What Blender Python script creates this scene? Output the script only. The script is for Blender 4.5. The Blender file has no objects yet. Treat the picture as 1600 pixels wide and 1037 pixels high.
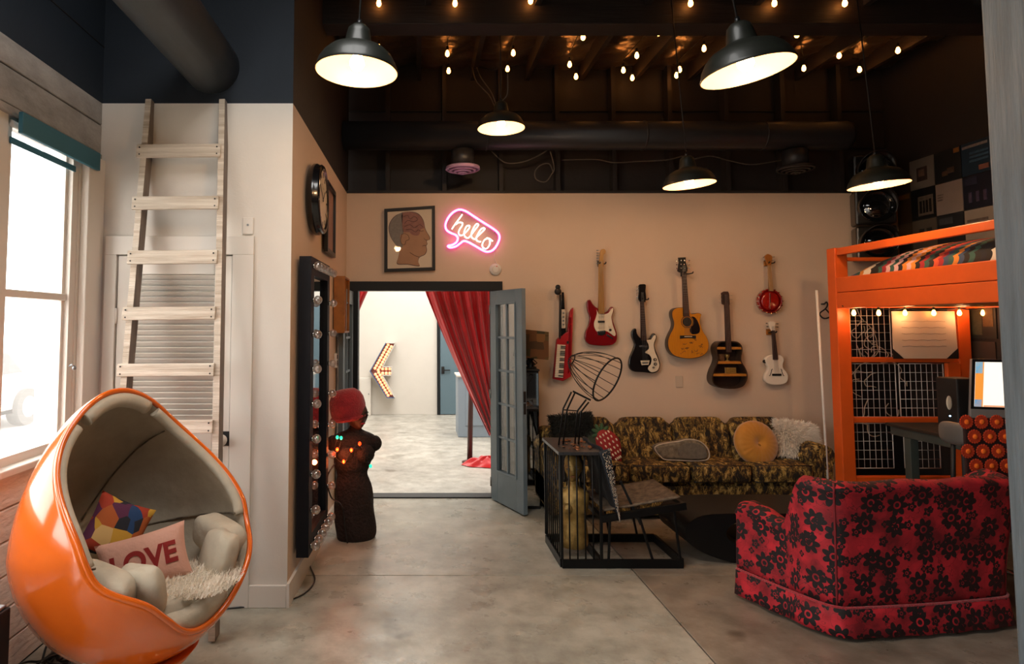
import bpy, bmesh, math, random
from mathutils import Vector, Matrix
random.seed(7)
R = math.radians; PI = math.pi
S = bpy.context.scene
C = S.collection

# ---------------------------------------------------------------- camera, sky, exposure
F = 980.0; PX0 = 650.0; PY0 = 448.0; PITCH = math.atan(F/16000.0); EYE = 1.74
cam_d = bpy.data.cameras.new('camera'); cam = bpy.data.objects.new('camera', cam_d); C.objects.link(cam)
cam.location = (0, 0, EYE); cam.rotation_euler = (PI/2+PITCH, 0, 0)
cam_d.sensor_width = 36; cam_d.lens = 36*F/1600; cam_d.shift_x = (800-PX0)/1600; cam_d.shift_y = -(518.5-PY0)/1600
cam_d.clip_start = .05; cam_d.clip_end = 200
S.camera = cam
S.view_settings.view_transform = 'Standard'; S.view_settings.look = 'None'
S.view_settings.gamma = 1; S.view_settings.use_curve_mapping = False
S.view_settings.exposure = 0.0
w = bpy.data.worlds.new('sky'); S.world = w; w.use_nodes = True
bg = w.node_tree.nodes['Background']; bg.inputs[0].default_value = (1.0, .98, .945, 1); bg.inputs[1].default_value = 10.0

def area(name, loc, rot, sx, sy, power, col, portal=False):
    l = bpy.data.lights.new(name, 'AREA'); l.shape = 'RECTANGLE'; l.size = sx; l.size_y = sy; l.energy = power; l.color = col
    o = bpy.data.objects.new(name, l); C.objects.link(o); o.location = loc; o.rotation_euler = rot
    if portal: l.cycles.is_portal = True
    return o
# daylight openings: portals only steer the sampling of the sky
area('window_portal', (-2.36, 1.05, 1.47), (0, -PI/2, 0), 2.8, 5.7, 1, (1, 1, 1), True)
area('added_skylight_portal', (-.35, 1.5, 4.7), (0, 0, 0), 1.5, 2.3, 1, (1, 1, 1), True)  # the skylight is unseen, added to brighten the front floor
# unseen area light, added to brighten the next room
area('added_room_light', (.3, 9.6, 4.2), (0, 0, 0), 4.0, 4.0, 345, (1, .965, .91))

# ---------------------------------------------------------------- helpers
def lin(h):
    h = h.lstrip('#'); o = []
    for i in (0, 2, 4):
        c = int(h[i:i+2], 16)/255
        o.append(c/12.92 if c <= .04045 else ((c+.055)/1.055)**2.4)
    return (*o, 1)

def WP(px, py, Y):
    """world point seen at a photo pixel, on the plane at depth Y"""
    u = (px-PX0)/F; v = (PY0-py)/F
    t = Y/(math.cos(PITCH)-v*math.sin(PITCH))
    return Vector((u*t, Y, EYE+t*(math.sin(PITCH)+v*math.cos(PITCH))))

def FP(px, py, Z=0.0):
    u = (px-PX0)/F; v = (PY0-py)/F
    t = (Z-EYE)/(math.sin(PITCH)+v*math.cos(PITCH))
    return Vector((u*t, t*(math.cos(PITCH)-v*math.sin(PITCH)), Z))

def M(name, col, rough=.6, metal=0.0, var=0.0, scale=6, bump=0.0, bscale=60, emit=None, es=0, coat=0, alpha=None, stretch=None, sheen=0, col2=None, spec=.5, dirt=None):
    m = bpy.data.materials.new(name); m.use_nodes = True
    nt = m.node_tree; N = nt.nodes; L = nt.links; b = N['Principled BSDF']
    c = lin(col) if isinstance(col, str) else (*col[:3], 1)
    b.inputs['Base Color'].default_value = c
    b.inputs['Roughness'].default_value = rough; b.inputs['Metallic'].default_value = metal
    b.inputs['Specular IOR Level'].default_value = spec
    b.inputs['Coat Weight'].default_value = coat
    b.inputs['Coat Roughness'].default_value = .08
    b.inputs['Sheen Weight'].default_value = sheen
    if emit:
        b.inputs['Emission Color'].default_value = lin(emit); b.inputs['Emission Strength'].default_value = es
    if var or bump:
        tc = N.new('ShaderNodeTexCoord'); mp = N.new('ShaderNodeMapping'); L.new(tc.outputs['Object'], mp.inputs[0])
        if stretch: mp.inputs['Scale'].default_value = stretch
    if var:
        n = N.new('ShaderNodeTexNoise'); n.inputs['Scale'].default_value = scale; n.inputs['Detail'].default_value = 6; n.inputs['Roughness'].default_value = .65
        L.new(mp.outputs[0], n.inputs['Vector'])
        cr = N.new('ShaderNodeValToRGB'); L.new(n.outputs['Fac'], cr.inputs[0])
        c2 = lin(col2) if col2 else tuple(x*(1-var) for x in c[:3])+(1,)
        cr.color_ramp.elements[0].position = .32; cr.color_ramp.elements[0].color = c2
        cr.color_ramp.elements[1].position = .66; cr.color_ramp.elements[1].color = c if col2 else tuple(min(1, x*(1+var*.35)) for x in c[:3])+(1,)
        L.new(cr.outputs[0], b.inputs['Base Color'])
    if bump:
        n2 = N.new('ShaderNodeTexNoise'); n2.inputs['Scale'].default_value = bscale; n2.inputs['Detail'].default_value = 4
        L.new(mp.outputs[0], n2.inputs['Vector'])
        bp = N.new('ShaderNodeBump'); bp.inputs['Strength'].default_value = bump; bp.inputs['Distance'].default_value = .02
        L.new(n2.outputs['Fac'], bp.inputs['Height']); L.new(bp.outputs[0], b.inputs['Normal'])
    return m

def glass_mat(name, tint, haze, hazecol, gloss=.08):
    m = bpy.data.materials.new(name); m.use_nodes = True; nt = m.node_tree; N = nt.nodes; L = nt.links; N.clear()
    o = N.new('ShaderNodeOutputMaterial'); t = N.new('ShaderNodeBsdfTransparent'); t.inputs[0].default_value = (*tint, 1)
    g = N.new('ShaderNodeBsdfGlossy'); g.inputs['Roughness'].default_value = .02
    d = N.new('ShaderNodeBsdfTranslucent'); d.inputs[0].default_value = (*hazecol, 1)
    a = N.new('ShaderNodeMixShader'); a.inputs[0].default_value = gloss; b = N.new('ShaderNodeMixShader'); b.inputs[0].default_value = haze
    L.new(t.outputs[0], a.inputs[1]); L.new(g.outputs[0], a.inputs[2]); L.new(a.outputs[0], b.inputs[1]); L.new(d.outputs[0], b.inputs[2]); L.new(b.outputs[0], o.inputs[0])
    return m

def wmat(o):
    m = Matrix.Identity(4)
    while o: m = o.matrix_basis @ m; o = o.parent
    return m

def tag(o, label=None, cat=None, group=None, kind=None):
    if label: o['label'] = label
    if cat: o['category'] = cat
    if group: o['group'] = group
    if kind: o['kind'] = kind
    return o

def thing(name, label, cat, loc=(0, 0, 0), rz=0, group=None, rot=None):
    o = bpy.data.objects.new(name, None); C.objects.link(o); o.empty_display_size = .1
    o.location = loc; o.rotation_euler = rot if rot else (0, 0, rz)
    return tag(o, label, cat, group)

def cr_spline(pts, n=6, closed=True):
    out = []; k = len(pts)
    rng = range(k) if closed else range(k-1)
    for i in rng:
        if closed: p0, p1, p2, p3 = pts[(i-1) % k], pts[i], pts[(i+1) % k], pts[(i+2) % k]
        else: p0, p1, p2, p3 = pts[max(i-1, 0)], pts[i], pts[i+1], pts[min(i+2, k-1)]
        for j in range(n):
            t = j/n
            out.append(tuple(.5*((2*b)+(-a+c)*t+(2*a-5*b+4*c-d)*t*t+(-a+3*b-3*c+d)*t**3) for a, b, c, d in zip(p0, p1, p2, p3)))
    if not closed: out.append(tuple(pts[-1]))
    return out

class MB:
    def __init__(s): s.v = []; s.f = []; s.sm = []; s.uv = None
    def add(s, vs, fs, smooth=False):
        o = len(s.v); s.v += [tuple(p) for p in vs]; s.f += [tuple(i+o for i in f) for f in fs]; s.sm += [smooth]*len(fs); return s
    def box(s, x0, x1, y0, y1, z0, z1, M_=None, bev=0):
        if x0 > x1: x0, x1 = x1, x0
        if y0 > y1: y0, y1 = y1, y0
        if z0 > z1: z0, z1 = z1, z0
        if bev:
            b = min(bev, (x1-x0)/2.1, (y1-y0)/2.1, (z1-z0)/2.1); vs = []
            bmm = bmesh.new(); bmesh.ops.create_cube(bmm, size=1)
            for v in bmm.verts: v.co = Vector(((x0+x1)/2+v.co.x*(x1-x0), (y0+y1)/2+v.co.y*(y1-y0), (z0+z1)/2+v.co.z*(z1-z0)))
            bmesh.ops.bevel(bmm, geom=bmm.edges[:], offset=b, segments=2, affect='EDGES', profile=.5)
            bmm.verts.index_update(); vs = [v.co.copy() for v in bmm.verts]; fs = [tuple(v.index for v in f.verts) for f in bmm.faces]; bmm.free()
        else:
            vs = [Vector(p) for p in ((x0, y0, z0), (x1, y0, z0), (x1, y1, z0), (x0, y1, z0), (x0, y0, z1), (x1, y0, z1), (x1, y1, z1), (x0, y1, z1))]
            fs = [(0, 3, 2, 1), (4, 5, 6, 7), (0, 1, 5, 4), (1, 2, 6, 5), (2, 3, 7, 6), (3, 0, 4, 7)]
        if M_ is not None: vs = [M_ @ v for v in vs]
        return s.add(vs, fs, False)
    def bar(s, p0, p1, w, h=None, up=(0, 0, 1), bev=0):
        """rectangular bar from p0 to p1, w across, h along up"""
        p0 = Vector(p0); p1 = Vector(p1); h = h or w; d = (p1-p0); L_ = d.length; d.normalize(); up = Vector(up)
        x = d.cross(up)
        if x.length < 1e-4: x = d.cross(Vector((0, 1, 0)))
        x.normalize(); z = x.cross(d)
        m = Matrix((x, d, z)).transposed().to_4x4(); m.translation = p0
        return s.box(-w/2, w/2, 0, L_, -h/2, h/2, m, bev)
    def ring_loft(s, rings, closed=True, caps=True, smooth=True):
        n = len(rings[0]); o = len(s.v); vs = [p for r in rings for p in r]; fs = []
        for i in range(len(rings)-1):
            for j in range(n if closed else n-1):
                k = (j+1) % n
                fs.append((i*n+j, i*n+k, (i+1)*n+k, (i+1)*n+j))
        s.add(vs, fs, smooth)
        if caps and closed:
            s.f.append(tuple(o+j for j in reversed(range(n)))); s.sm.append(False)
            b = o+(len(rings)-1)*n; s.f.append(tuple(b+j for j in range(n))); s.sm.append(False)
        return s
    def tube(s, pts, r, seg=8, caps=True, closed=False):
        pts = [Vector(p) for p in pts]; n = len(pts); rings = []; prev = None
        rs = r if isinstance(r, (list, tuple)) else [r]*n
        for i, p in enumerate(pts):
            if closed: d = pts[(i+1) % n]-pts[i-1]
            else: d = pts[min(i+1, n-1)]-pts[max(i-1, 0)]
            if d.length < 1e-9: d = Vector((0, 0, 1))
            d.normalize()
            if prev is None:
                a = Vector((0, 0, 1)) if abs(d.z) < .9 else Vector((1, 0, 0)); x = d.cross(a).normalized()
            else:
                x = (prev-d*prev.dot(d)); x = x.normalized() if x.length > 1e-6 else prev
            prev = x; y = d.cross(x)
            rings.append([p+(x*math.cos(2*PI*k/seg)+y*math.sin(2*PI*k/seg))*rs[i] for k in range(seg)])
        if closed: rings.append(rings[0]); caps = False
        return s.ring_loft(rings, True, caps, True)
    def cyl(s, p0, p1, r0, r1=None, seg=20): return s.tube([p0, p1], [r0, r0 if r1 is None else r1], seg)
    def lathe(s, prof, c=(0, 0, 0), axis=(0, 0, 1), seg=32, caps=True):
        a = Vector(axis).normalized(); q = a.orthogonal().normalized(); u = a.cross(q); c = Vector(c)
        rings = [[c+a*h+(q*math.cos(2*PI*k/seg)+u*math.sin(2*PI*k/seg))*max(r, 1e-4) for k in range(seg)] for r, h in prof]
        return s.ring_loft(rings, True, caps, True)
    def ball(s, c, r, sc=(1, 1, 1), seg=14, rings=9):
        c = Vector(c); rr = []
        for i in range(rings+1):
            th = PI*i/rings; ra = max(math.sin(th), 1e-3)
            rr.append([c+Vector((ra*math.cos(2*PI*k/seg)*r*sc[0], ra*math.sin(2*PI*k/seg)*r*sc[1], -math.cos(th)*r*sc[2])) for k in range(seg)])
        return s.ring_loft(rr, True, True, True)
    def prism(s, pts, y0, y1, bev=0.0, plane='xz', hole=None):
        """outline (x,z) extruded along y; front (towards -y) is y0"""
        n = len(pts); a = sum(pts[i][0]*pts[(i+1) % n][1]-pts[(i+1) % n][0]*pts[i][1] for i in range(n))
        if a < 0: pts = pts[::-1]
        def off(b):
            o = []
            for i in range(n):
                p, q, r_ = pts[i-1], pts[i], pts[(i+1) % n]
                d = Vector((r_[0]-p[0], r_[1]-p[1]))
                if d.length < 1e-9: o.append(q); continue
                d.normalize(); o.append((q[0]-d.y*b, q[1]+d.x*b))
            return o
        if bev: rings = [(off(bev), y0), (off(bev*.3), y0+bev*.3), (pts, y0+bev), (pts, y1-bev), (off(bev), y1)]
        else: rings = [(pts, y0), (pts, y1)]
        f = (lambda p, y: (p[0], y, p[1])) if plane == 'xz' else ((lambda p, y: (y, p[0], p[1])) if plane == 'yz' else (lambda p, y: (p[0], p[1], y)))
        return s.ring_loft([[f(p, y) for p in ps] for ps, y in rings], True, True, bool(bev))
    def grid(s, fn, nu, nv, smooth=True, closeu=False):
        vs = [fn(i/nu, j/nv) for i in range(nu+1) for j in range(nv+1)]
        fs = [(i*(nv+1)+j, (i+1)*(nv+1)+j, (i+1)*(nv+1)+j+1, i*(nv+1)+j+1) for i in range(nu) for j in range(nv)]
        return s.add(vs, fs, smooth)
    def xf(s, m): s.v = [tuple(m @ Vector(p)) for p in s.v]; return s
    def mesh(s, name, mt, uv='box'):
        me = bpy.data.meshes.new(name); me.from_pydata(s.v, [], s.f); me.validate(); me.update()
        if len(me.polygons) == len(s.sm): me.polygons.foreach_set('use_smooth', s.sm)
        bm = bmesh.new(); bm.from_mesh(me); bmesh.ops.recalc_face_normals(bm, faces=bm.faces[:]); bm.to_mesh(me); bm.free()
        if mt: me.materials.append(mt)
        return me
    def build(s, name, mt, parent=None, world=False, sol=0, sub=0, uvfn=None):
        loc = None
        if parent is None:
            xs = [p[0] for p in s.v]; ys = [p[1] for p in s.v]; zs = [p[2] for p in s.v]
            loc = Vector(((min(xs)+max(xs))/2, (min(ys)+max(ys))/2, min(zs)))
            s.v = [(p[0]-loc.x, p[1]-loc.y, p[2]-loc.z) for p in s.v]
        elif world:
            s.xf(wmat(parent).inverted())
        me = s.mesh(name, mt)
        if uvfn:
            ul = me.uv_layers.new(name='uv')
            for lp in me.loops: ul.data[lp.index].uv = uvfn(me.vertices[lp.vertex_index].co)
        o = bpy.data.objects.new(name, me); C.objects.link(o)
        if parent: o.parent = parent
        if loc is not None: o.location = loc
        if sol:
            md = o.modifiers.new('s', 'SOLIDIFY'); md.thickness = sol; md.offset = 0
        if sub:
            md = o.modifiers.new('d', 'SUBSURF'); md.levels = sub; md.render_levels = sub
        return o

def struct(mb, name, mt, parent=None):
    o = mb.build(name, mt, parent, world=parent is not None)
    if parent is None: o['kind'] = 'structure'
    return o

def copy_tree(o, parent=None):
    c = o.copy(); C.objects.link(c)
    if parent: c.parent = parent
    for ch in [x for x in list(C.objects) if x.parent == o]: copy_tree(ch, c)
    return c

def share(proto, n_loc, parent=None):
    """copies of one mesh object at offsets"""
    for l in n_loc:
        c = proto.copy(); C.objects.link(c); c.location = Vector(proto.location)+Vector(l)

# ---------------------------------------------------------------- materials
m_white = M('white_paint', '#d8d2c9', .62, var=.05, scale=1.5, bump=.05, bscale=90)
m_trimw = M('white_trim', '#d9d3ca', .45)
m_peach = M('plaster_wall', '#d3baa2', .8, var=.05, scale=1.2, bump=.06, bscale=70)
m_navy = M('navy_paint', '#151f2a', .75, var=.15, scale=2, bump=.05)
m_dark = M('dark_brown_paint', '#211b19', .7, var=.25, scale=3, bump=.1, bscale=30)
m_beam = M('dark_beam_wood', '#2d221b', .65, var=.3, scale=5, bump=.3, bscale=12, stretch=(.4, 8, 8))
m_foil = M('foil_insulation', '#7c6b5c', .32, metal=.75, var=.4, scale=3, bump=1.0, bscale=7)
m_duct = M('duct_paint', '#2b2a2b', .42, var=.15, scale=4)
m_ductl = M('duct_grey', '#4b5054', .4, var=.15, scale=4, metal=.3)
m_plank = M('concrete_plank', '#989490', .8, var=.35, scale=7, bump=.5, bscale=35, stretch=(1, .5, 1))
m_plankw = M('whitewashed_plank', '#e2d3c8', .75, var=.2, scale=5, bump=.5, bscale=30, stretch=(1, .35, 1))
m_black = M('black_metal', '#0d0e11', .35, var=.2)
m_blackm = M('matte_black', '#100f0f', .6)
m_frame = M('dark_door_paint', '#15191c', .5, spec=.3)
m_door = M('bluegrey_door_paint', '#66767f', .38, var=.08)
m_chrome = M('chrome', '#cfcfcf', .15, metal=1)
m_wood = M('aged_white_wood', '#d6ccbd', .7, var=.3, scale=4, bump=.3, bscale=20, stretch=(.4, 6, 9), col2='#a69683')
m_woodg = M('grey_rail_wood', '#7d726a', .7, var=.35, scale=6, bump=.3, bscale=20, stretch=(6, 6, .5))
m_orange = M('orange_paint', '#d85a1c', .42, var=.1, scale=3, bump=.05, bscale=25)
m_shell = M('orange_gelcoat', '#e0661c', .16, var=.08, scale=2, coat=.6)
m_beige = M('beige_upholstery', '#a89a86', .85, var=.12, scale=9, bump=.25, bscale=18)
m_beige2 = M('beige_upholstery_light', '#b9ad99', .85, var=.12, scale=9, bump=.3, bscale=16)
m_fur = M('ivory_fur', '#fbf1e2', .8)
m_gold = M('worn_gold', '#a88a4e', .38, metal=.5, var=.45, scale=14, bump=.2)
m_teal = M('teal_blind', '#2d6577', .6, var=.06)
m_enamel = M('dark_green_enamel', '#1f211c', .42, var=.2, scale=15, coat=.12, spec=.4)
m_enin = M('white_enamel', '#c99e7c', .5)
m_bulb = M('warm_bulb', '#ffe2b8', .3, emit='#ffd9a0', es=14)
m_bulbc = M('small_bulb', '#ffc27a', .3, emit='#ffa04c', es=22)
m_orangebulb = M('orange_bulb', '#ff6a30', .3, emit='#ff2a08', es=7)
m_greenbulb = M('green_bulb', '#3ad0a0', .3, emit='#18c890', es=2.5)
m_cream = M('cream_print', '#bfae9a', .7)
m_mirror = M('mirror_glass', '#c9ced0', .03, metal=1)
m_glass = glass_mat('hazy_window_glass', (.97, .97, .97), .06, (.95, .93, .9))  # slightly dirty glass; its haze also stands in for window glare
m_pane = glass_mat('door_glass', (.86, .9, .92), .10, (.5, .55, .6), .16)
m_red = M('red_satin', '#cf0c16', .36, var=.15, scale=3, sheen=.4, bump=.08, bscale=14)
m_knit = M('red_knit', '#a3222b', .9, var=.2, scale=40, bump=.6, bscale=90, sheen=.3)
m_bark = M('dark_burlap', '#241815', .9, var=.5, scale=16, bump=.8, bscale=50)
m_orwood = M('orange_wood', '#a0601e', .5, var=.3, scale=8)
m_skin = M('dark_brown_head', '#3a1d16', .5, var=.2)
m_steel = M('grey_metal', '#8c8f90', .35, metal=.8)

def floor_mat(name, base, base2, dark, rough=.28):
    m = bpy.data.materials.new(name); m.use_nodes = True; nt = m.node_tree; N = nt.nodes; L = nt.links; b = N['Principled BSDF']
    g = N.new('ShaderNodeNewGeometry')
    def noise(s, d=6, r=.6):
        n = N.new('ShaderNodeTexNoise'); n.inputs['Scale'].default_value = s; n.inputs['Detail'].default_value = d; n.inputs['Roughness'].default_value = r
        L.new(g.outputs['Position'], n.inputs['Vector']); return n.outputs['Fac']
    def ramp(src, a, ca, bb, cb):
        r = N.new('ShaderNodeValToRGB'); r.color_ramp.elements[0].position = a; r.color_ramp.elements[0].color = ca
        r.color_ramp.elements[1].position = bb; r.color_ramp.elements[1].color = cb; L.new(src, r.inputs[0]); return r.outputs[0]
    c1 = ramp(noise(1.1), .35, lin(base), .65, lin(base2))
    c2 = ramp(noise(5, 8, .7), .35, (.55, .53, .5, 1), .6, (1, 1, 1, 1))
    c3 = ramp(noise(2.3, 3, .5), .27, (*lin(dark)[:3], 1), .34, (1, 1, 1, 1))
    mx = N.new('ShaderNodeMix'); mx.data_type = 'RGBA'; mx.blend_type = 'MULTIPLY'; mx.inputs[0].default_value = .8
    L.new(c1, mx.inputs[6]); L.new(c2, mx.inputs[7])
    my = N.new('ShaderNodeMix'); my.data_type = 'RGBA'; my.blend_type = 'MULTIPLY'; my.inputs[0].default_value = .6
    L.new(mx.outputs[2], my.inputs[6]); L.new(c3, my.inputs[7]); L.new(my.outputs[2], b.inputs['Base Color'])
    rr = ramp(noise(3.5), .3, (rough, rough, rough, 1), .7, (rough+.25,)*3+(1,)); L.new(rr, b.inputs['Roughness'])
    bp = N.new('ShaderNodeBump'); bp.inputs['Strength'].default_value = .12; bp.inputs['Distance'].default_value = .01
    L.new(noise(25), bp.inputs['Height']); L.new(bp.outputs[0], b.inputs['Normal'])
    return m
m_floor = floor_mat('stained_concrete', '#9b998d', '#bdbaac', '#86837a', .2)
m_floorb = floor_mat('brown_stained_dim_concrete', '#7f7568', '#9b9082', '#6e6459', .22)  # right slabs: browner concrete, darkened further for the light falling off rightwards
m_floor2 = floor_mat('pale_concrete', '#a9a59c', '#c2beb4', '#a09a90', .3)

def uv_node(N): return N.new('ShaderNodeUVMap').outputs[0]

def floral(name):
    """crimson crushed velvet with black daisy flowers (voronoi cells -> petals)"""
    m = bpy.data.materials.new(name); m.use_nodes = True; nt = m.node_tree; N = nt.nodes; L = nt.links; b = N['Principled BSDF']
    uv = N.new('ShaderNodeUVMap').outputs[0]
    def mth(op, a, bb=None):
        n = N.new('ShaderNodeMath'); n.operation = op
        for i, x in enumerate((a, bb)):
            if x is None: continue
            if isinstance(x, (int, float)): n.inputs[i].default_value = x
            else: L.new(x, n.inputs[i])
        return n.outputs[0]
    def mask(scale, seed, rad, petals, rnd=.55):
        mp = N.new('ShaderNodeMapping'); mp.inputs['Location'].default_value = (seed, seed*.7, 0); L.new(uv, mp.inputs[0])
        v = N.new('ShaderNodeTexVoronoi'); v.voronoi_dimensions = '2D'; v.inputs['Scale'].default_value = scale; v.inputs['Randomness'].default_value = rnd
        L.new(mp.outputs[0], v.inputs['Vector'])
        sb = N.new('ShaderNodeVectorMath'); sb.operation = 'SUBTRACT'; L.new(mp.outputs[0], sb.inputs[0]); L.new(v.outputs['Position'], sb.inputs[1])
        sp = N.new('ShaderNodeSeparateXYZ'); L.new(sb.outputs[0], sp.inputs[0])
        ang = mth('ARCTAN2', sp.outputs[1], sp.outputs[0])
        ln = N.new('ShaderNodeVectorMath'); ln.operation = 'LENGTH'; L.new(sb.outputs[0], ln.inputs[0])
        d = ln.outputs['Value']
        rr = mth('ADD', mth('MULTIPLY', mth('ABSOLUTE', mth('COSINE', mth('MULTIPLY', ang, petals/2))), rad*.42), rad*.58)
        outer = mth('LESS_THAN', d, rr); inner = mth('GREATER_THAN', d, rad*.34); core = mth('LESS_THAN', d, rad*.2)
        return mth('MAXIMUM', mth('MULTIPLY', outer, inner), core)
    k = mth('MAXIMUM', mask(6.2, 3.1, .066, 7), mth('MAXIMUM', mask(9, 11.7, .03, 5, .9), mask(7.5, 5.3, .021, 4, 1)))
    n = N.new('ShaderNodeTexNoise'); n.inputs['Scale'].default_value = 7; n.inputs['Detail'].default_value = 5; L.new(uv, n.inputs['Vector'])
    r = N.new('ShaderNodeValToRGB'); L.new(n.outputs['Fac'], r.inputs[0])
    r.color_ramp.elements[0].position = .35; r.color_ramp.elements[0].color = lin('#6f0815'); r.color_ramp.elements[1].position = .7; r.color_ramp.elements[1].color = lin('#c4202e')
    # fine dark vein stems
    n3 = N.new('ShaderNodeTexNoise'); n3.inputs['Scale'].default_value = 14; n3.inputs['Detail'].default_value = 2; L.new(uv, n3.inputs['Vector'])
    st = mth('LESS_THAN', mth('ABSOLUTE', mth('SUBTRACT', n3.outputs['Fac'], .5)), .008)
    k = mth('MAXIMUM', k, mth('MULTIPLY', st, .55))
    mx = N.new('ShaderNodeMix'); mx.data_type = 'RGBA'; L.new(k, mx.inputs[0]); L.new(r.outputs[0], mx.inputs[6]); mx.inputs[7].default_value = lin('#0a0406')
    L.new(mx.outputs[2], b.inputs['Base Color']); b.inputs['Roughness'].default_value = .75; b.inputs['Sheen Weight'].default_value = .06
    b.inputs['Sheen Tint'].default_value = lin('#ff6a70')
    bp = N.new('ShaderNodeBump'); bp.inputs['Strength'].default_value = .4; bp.inputs['Distance'].default_value = .02
    n4 = N.new('ShaderNodeTexNoise'); n4.inputs['Scale'].default_value = 11; n4.inputs['Detail'].default_value = 4; L.new(uv, n4.inputs['Vector'])
    L.new(n4.outputs['Fac'], bp.inputs['Height']); L.new(bp.outputs[0], b.inputs['Normal'])
    return m
m_floral = floral('crimson_floral_velvet')

def sofa_mat(name):
    m = bpy.data.materials.new(name); m.use_nodes = True; nt = m.node_tree; N = nt.nodes; L = nt.links; b = N['Principled BSDF']
    g = N.new('ShaderNodeNewGeometry'); mp = N.new('ShaderNodeMapping'); mp.inputs['Rotation'].default_value = (0, R(35), 0); mp.inputs['Scale'].default_value = (1.9, 1, 1); L.new(g.outputs['Position'], mp.inputs[0])
    n0 = N.new('ShaderNodeTexNoise'); n0.inputs['Scale'].default_value = 13; n0.inputs['Detail'].default_value = 2; n0.inputs['Roughness'].default_value = .7; n0.inputs['Distortion'].default_value = .7
    L.new(mp.outputs[0], n0.inputs['Vector'])
    r = N.new('ShaderNodeValToRGB'); r.color_ramp.interpolation = 'CONSTANT'; e = r.color_ramp.elements
    e[0].position = 0; e[0].color = lin('#1a1108'); e[1].position = .44; e[1].color = lin('#4a3311')
    for p, c in ((.50, '#7d6428'), (.535, '#221a0c'), (.57, '#a08040'), (.66, '#b59d63')):
        x = e.new(p); x.color = lin(c)
    L.new(n0.outputs['Fac'], r.inputs[0]); L.new(r.outputs[0], b.inputs['Base Color']); b.inputs['Roughness'].default_value = .85
    return m
m_sofa = sofa_mat('gold_leaf_brocade')

def cells_mat(name, cols, scale=8, rnd=1.0, coord='Object', rough=.85):
    m = bpy.data.materials.new(name); m.use_nodes = True; nt = m.node_tree; N = nt.nodes; L = nt.links; b = N['Principled BSDF']
    tc = N.new('ShaderNodeTexCoord'); v = N.new('ShaderNodeTexVoronoi'); v.inputs['Scale'].default_value = scale; v.inputs['Randomness'].default_value = rnd
    L.new(tc.outputs[coord], v.inputs['Vector']); sp = N.new('ShaderNodeSeparateColor'); L.new(v.outputs['Color'], sp.inputs[0])
    r = N.new('ShaderNodeValToRGB'); r.color_ramp.interpolation = 'CONSTANT'; e = r.color_ramp.elements
    e[0].position = 0; e[0].color = lin(cols[0]); e[1].position = 1/len(cols); e[1].color = lin(cols[1])
    for i, c in enumerate(cols[2:], 2): x = e.new(i/len(cols)); x.color = lin(c)
    L.new(sp.outputs[0], r.inputs[0]); L.new(r.outputs[0], b.inputs['Base Color']); b.inputs['Roughness'].default_value = rough
    return m
m_patch = cells_mat('patchwork_wool', ['#a83a22', '#20406b', '#cc9a35', '#1f5a48', '#5b2747', '#d9b070', '#b35a28', '#23242c'], 15)
m_shade = cells_mat('patch_lampshade', ['#5a3716', '#3c2710', '#6d4a22', '#2e2c14', '#4f3e1c'], 14, .3)

def crochet_stripes(name):
    """scalloped rows: colour picked by row number along x (object space), zig-zagged"""
    m = bpy.data.materials.new(name); m.use_nodes = True; nt = m.node_tree; N = nt.nodes; L = nt.links; b = N['Principled BSDF']
    uv = N.new('ShaderNodeUVMap').outputs[0]; sp = N.new('ShaderNodeSeparateXYZ'); L.new(uv, sp.inputs[0])
    def mth(op, a, bb=None):
        n = N.new('ShaderNodeMath'); n.operation = op
        for i, x in enumerate((a, bb)):
            if x is None: continue
            if isinstance(x, (int, float)): n.inputs[i].default_value = x
            else: L.new(x, n.inputs[i])
        return n.outputs[0]
    z = mth('MULTIPLY', mth('ABSOLUTE', mth('SINE', mth('MULTIPLY', sp.outputs[1], 75))), .03)
    row = mth('FLOOR', mth('DIVIDE', mth('ADD', sp.outputs[0], z), .043))
    wn = N.new('ShaderNodeTexWhiteNoise'); wn.noise_dimensions = '1D'; L.new(row, wn.inputs['W'])
    cols = ['#1e1714', '#c77a2a', '#8c1f26', '#d9cbb5', '#2c5048', '#1d1a20', '#d8a83c', '#6b4a66', '#b9482b', '#34435c', '#c9a0a0', '#2a1f1a']
    r = N.new('ShaderNodeValToRGB'); r.color_ramp.interpolation = 'CONSTANT'; e = r.color_ramp.elements
    e[0].position = 0; e[0].color = lin(cols[0]); e[1].position = 1/12; e[1].color = lin(cols[1])
    for i, c in enumerate(cols[2:], 2): x = e.new(i/12); x.color = lin(c)
    L.new(wn.outputs['Value'], r.inputs[0]); L.new(r.outputs[0], b.inputs['Base Color']); b.inputs['Roughness'].default_value = .9
    return m
m_crochet = crochet_stripes('striped_crochet')
m_leo = M('grey_brown_print', '#80705c', .8, var=.6, scale=14, col2='#33291f')

# ================================================================ the setting
XL, XR, YB, YN = -2.04, 5.0, 6.45, 4.0          # left wall, right wall, back wall, closet wall
HC = 4.55; HW = 3.18
def bx(*a): return MB().box(*a)
fl = struct(bx(XL-.3, XR+.2, -3.2, YB+.15, -.12, -.012), 'floor', M('dark_joint_concrete', '#3a332b', .9));  # dark base visible in the joints between slabs
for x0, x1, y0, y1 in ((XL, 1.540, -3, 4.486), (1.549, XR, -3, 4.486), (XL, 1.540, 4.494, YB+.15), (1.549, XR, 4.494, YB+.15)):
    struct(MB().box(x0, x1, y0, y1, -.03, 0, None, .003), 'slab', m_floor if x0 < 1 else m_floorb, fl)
f2 = struct(bx(-3, 4.2, YB+.15, 12.5, -.12, -.002), 'floor', m_floor2)
struct(bx(-.60, .78, YB-.01, YB+.15, -.02, .012), 'trim_1', m_blackm)

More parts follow.
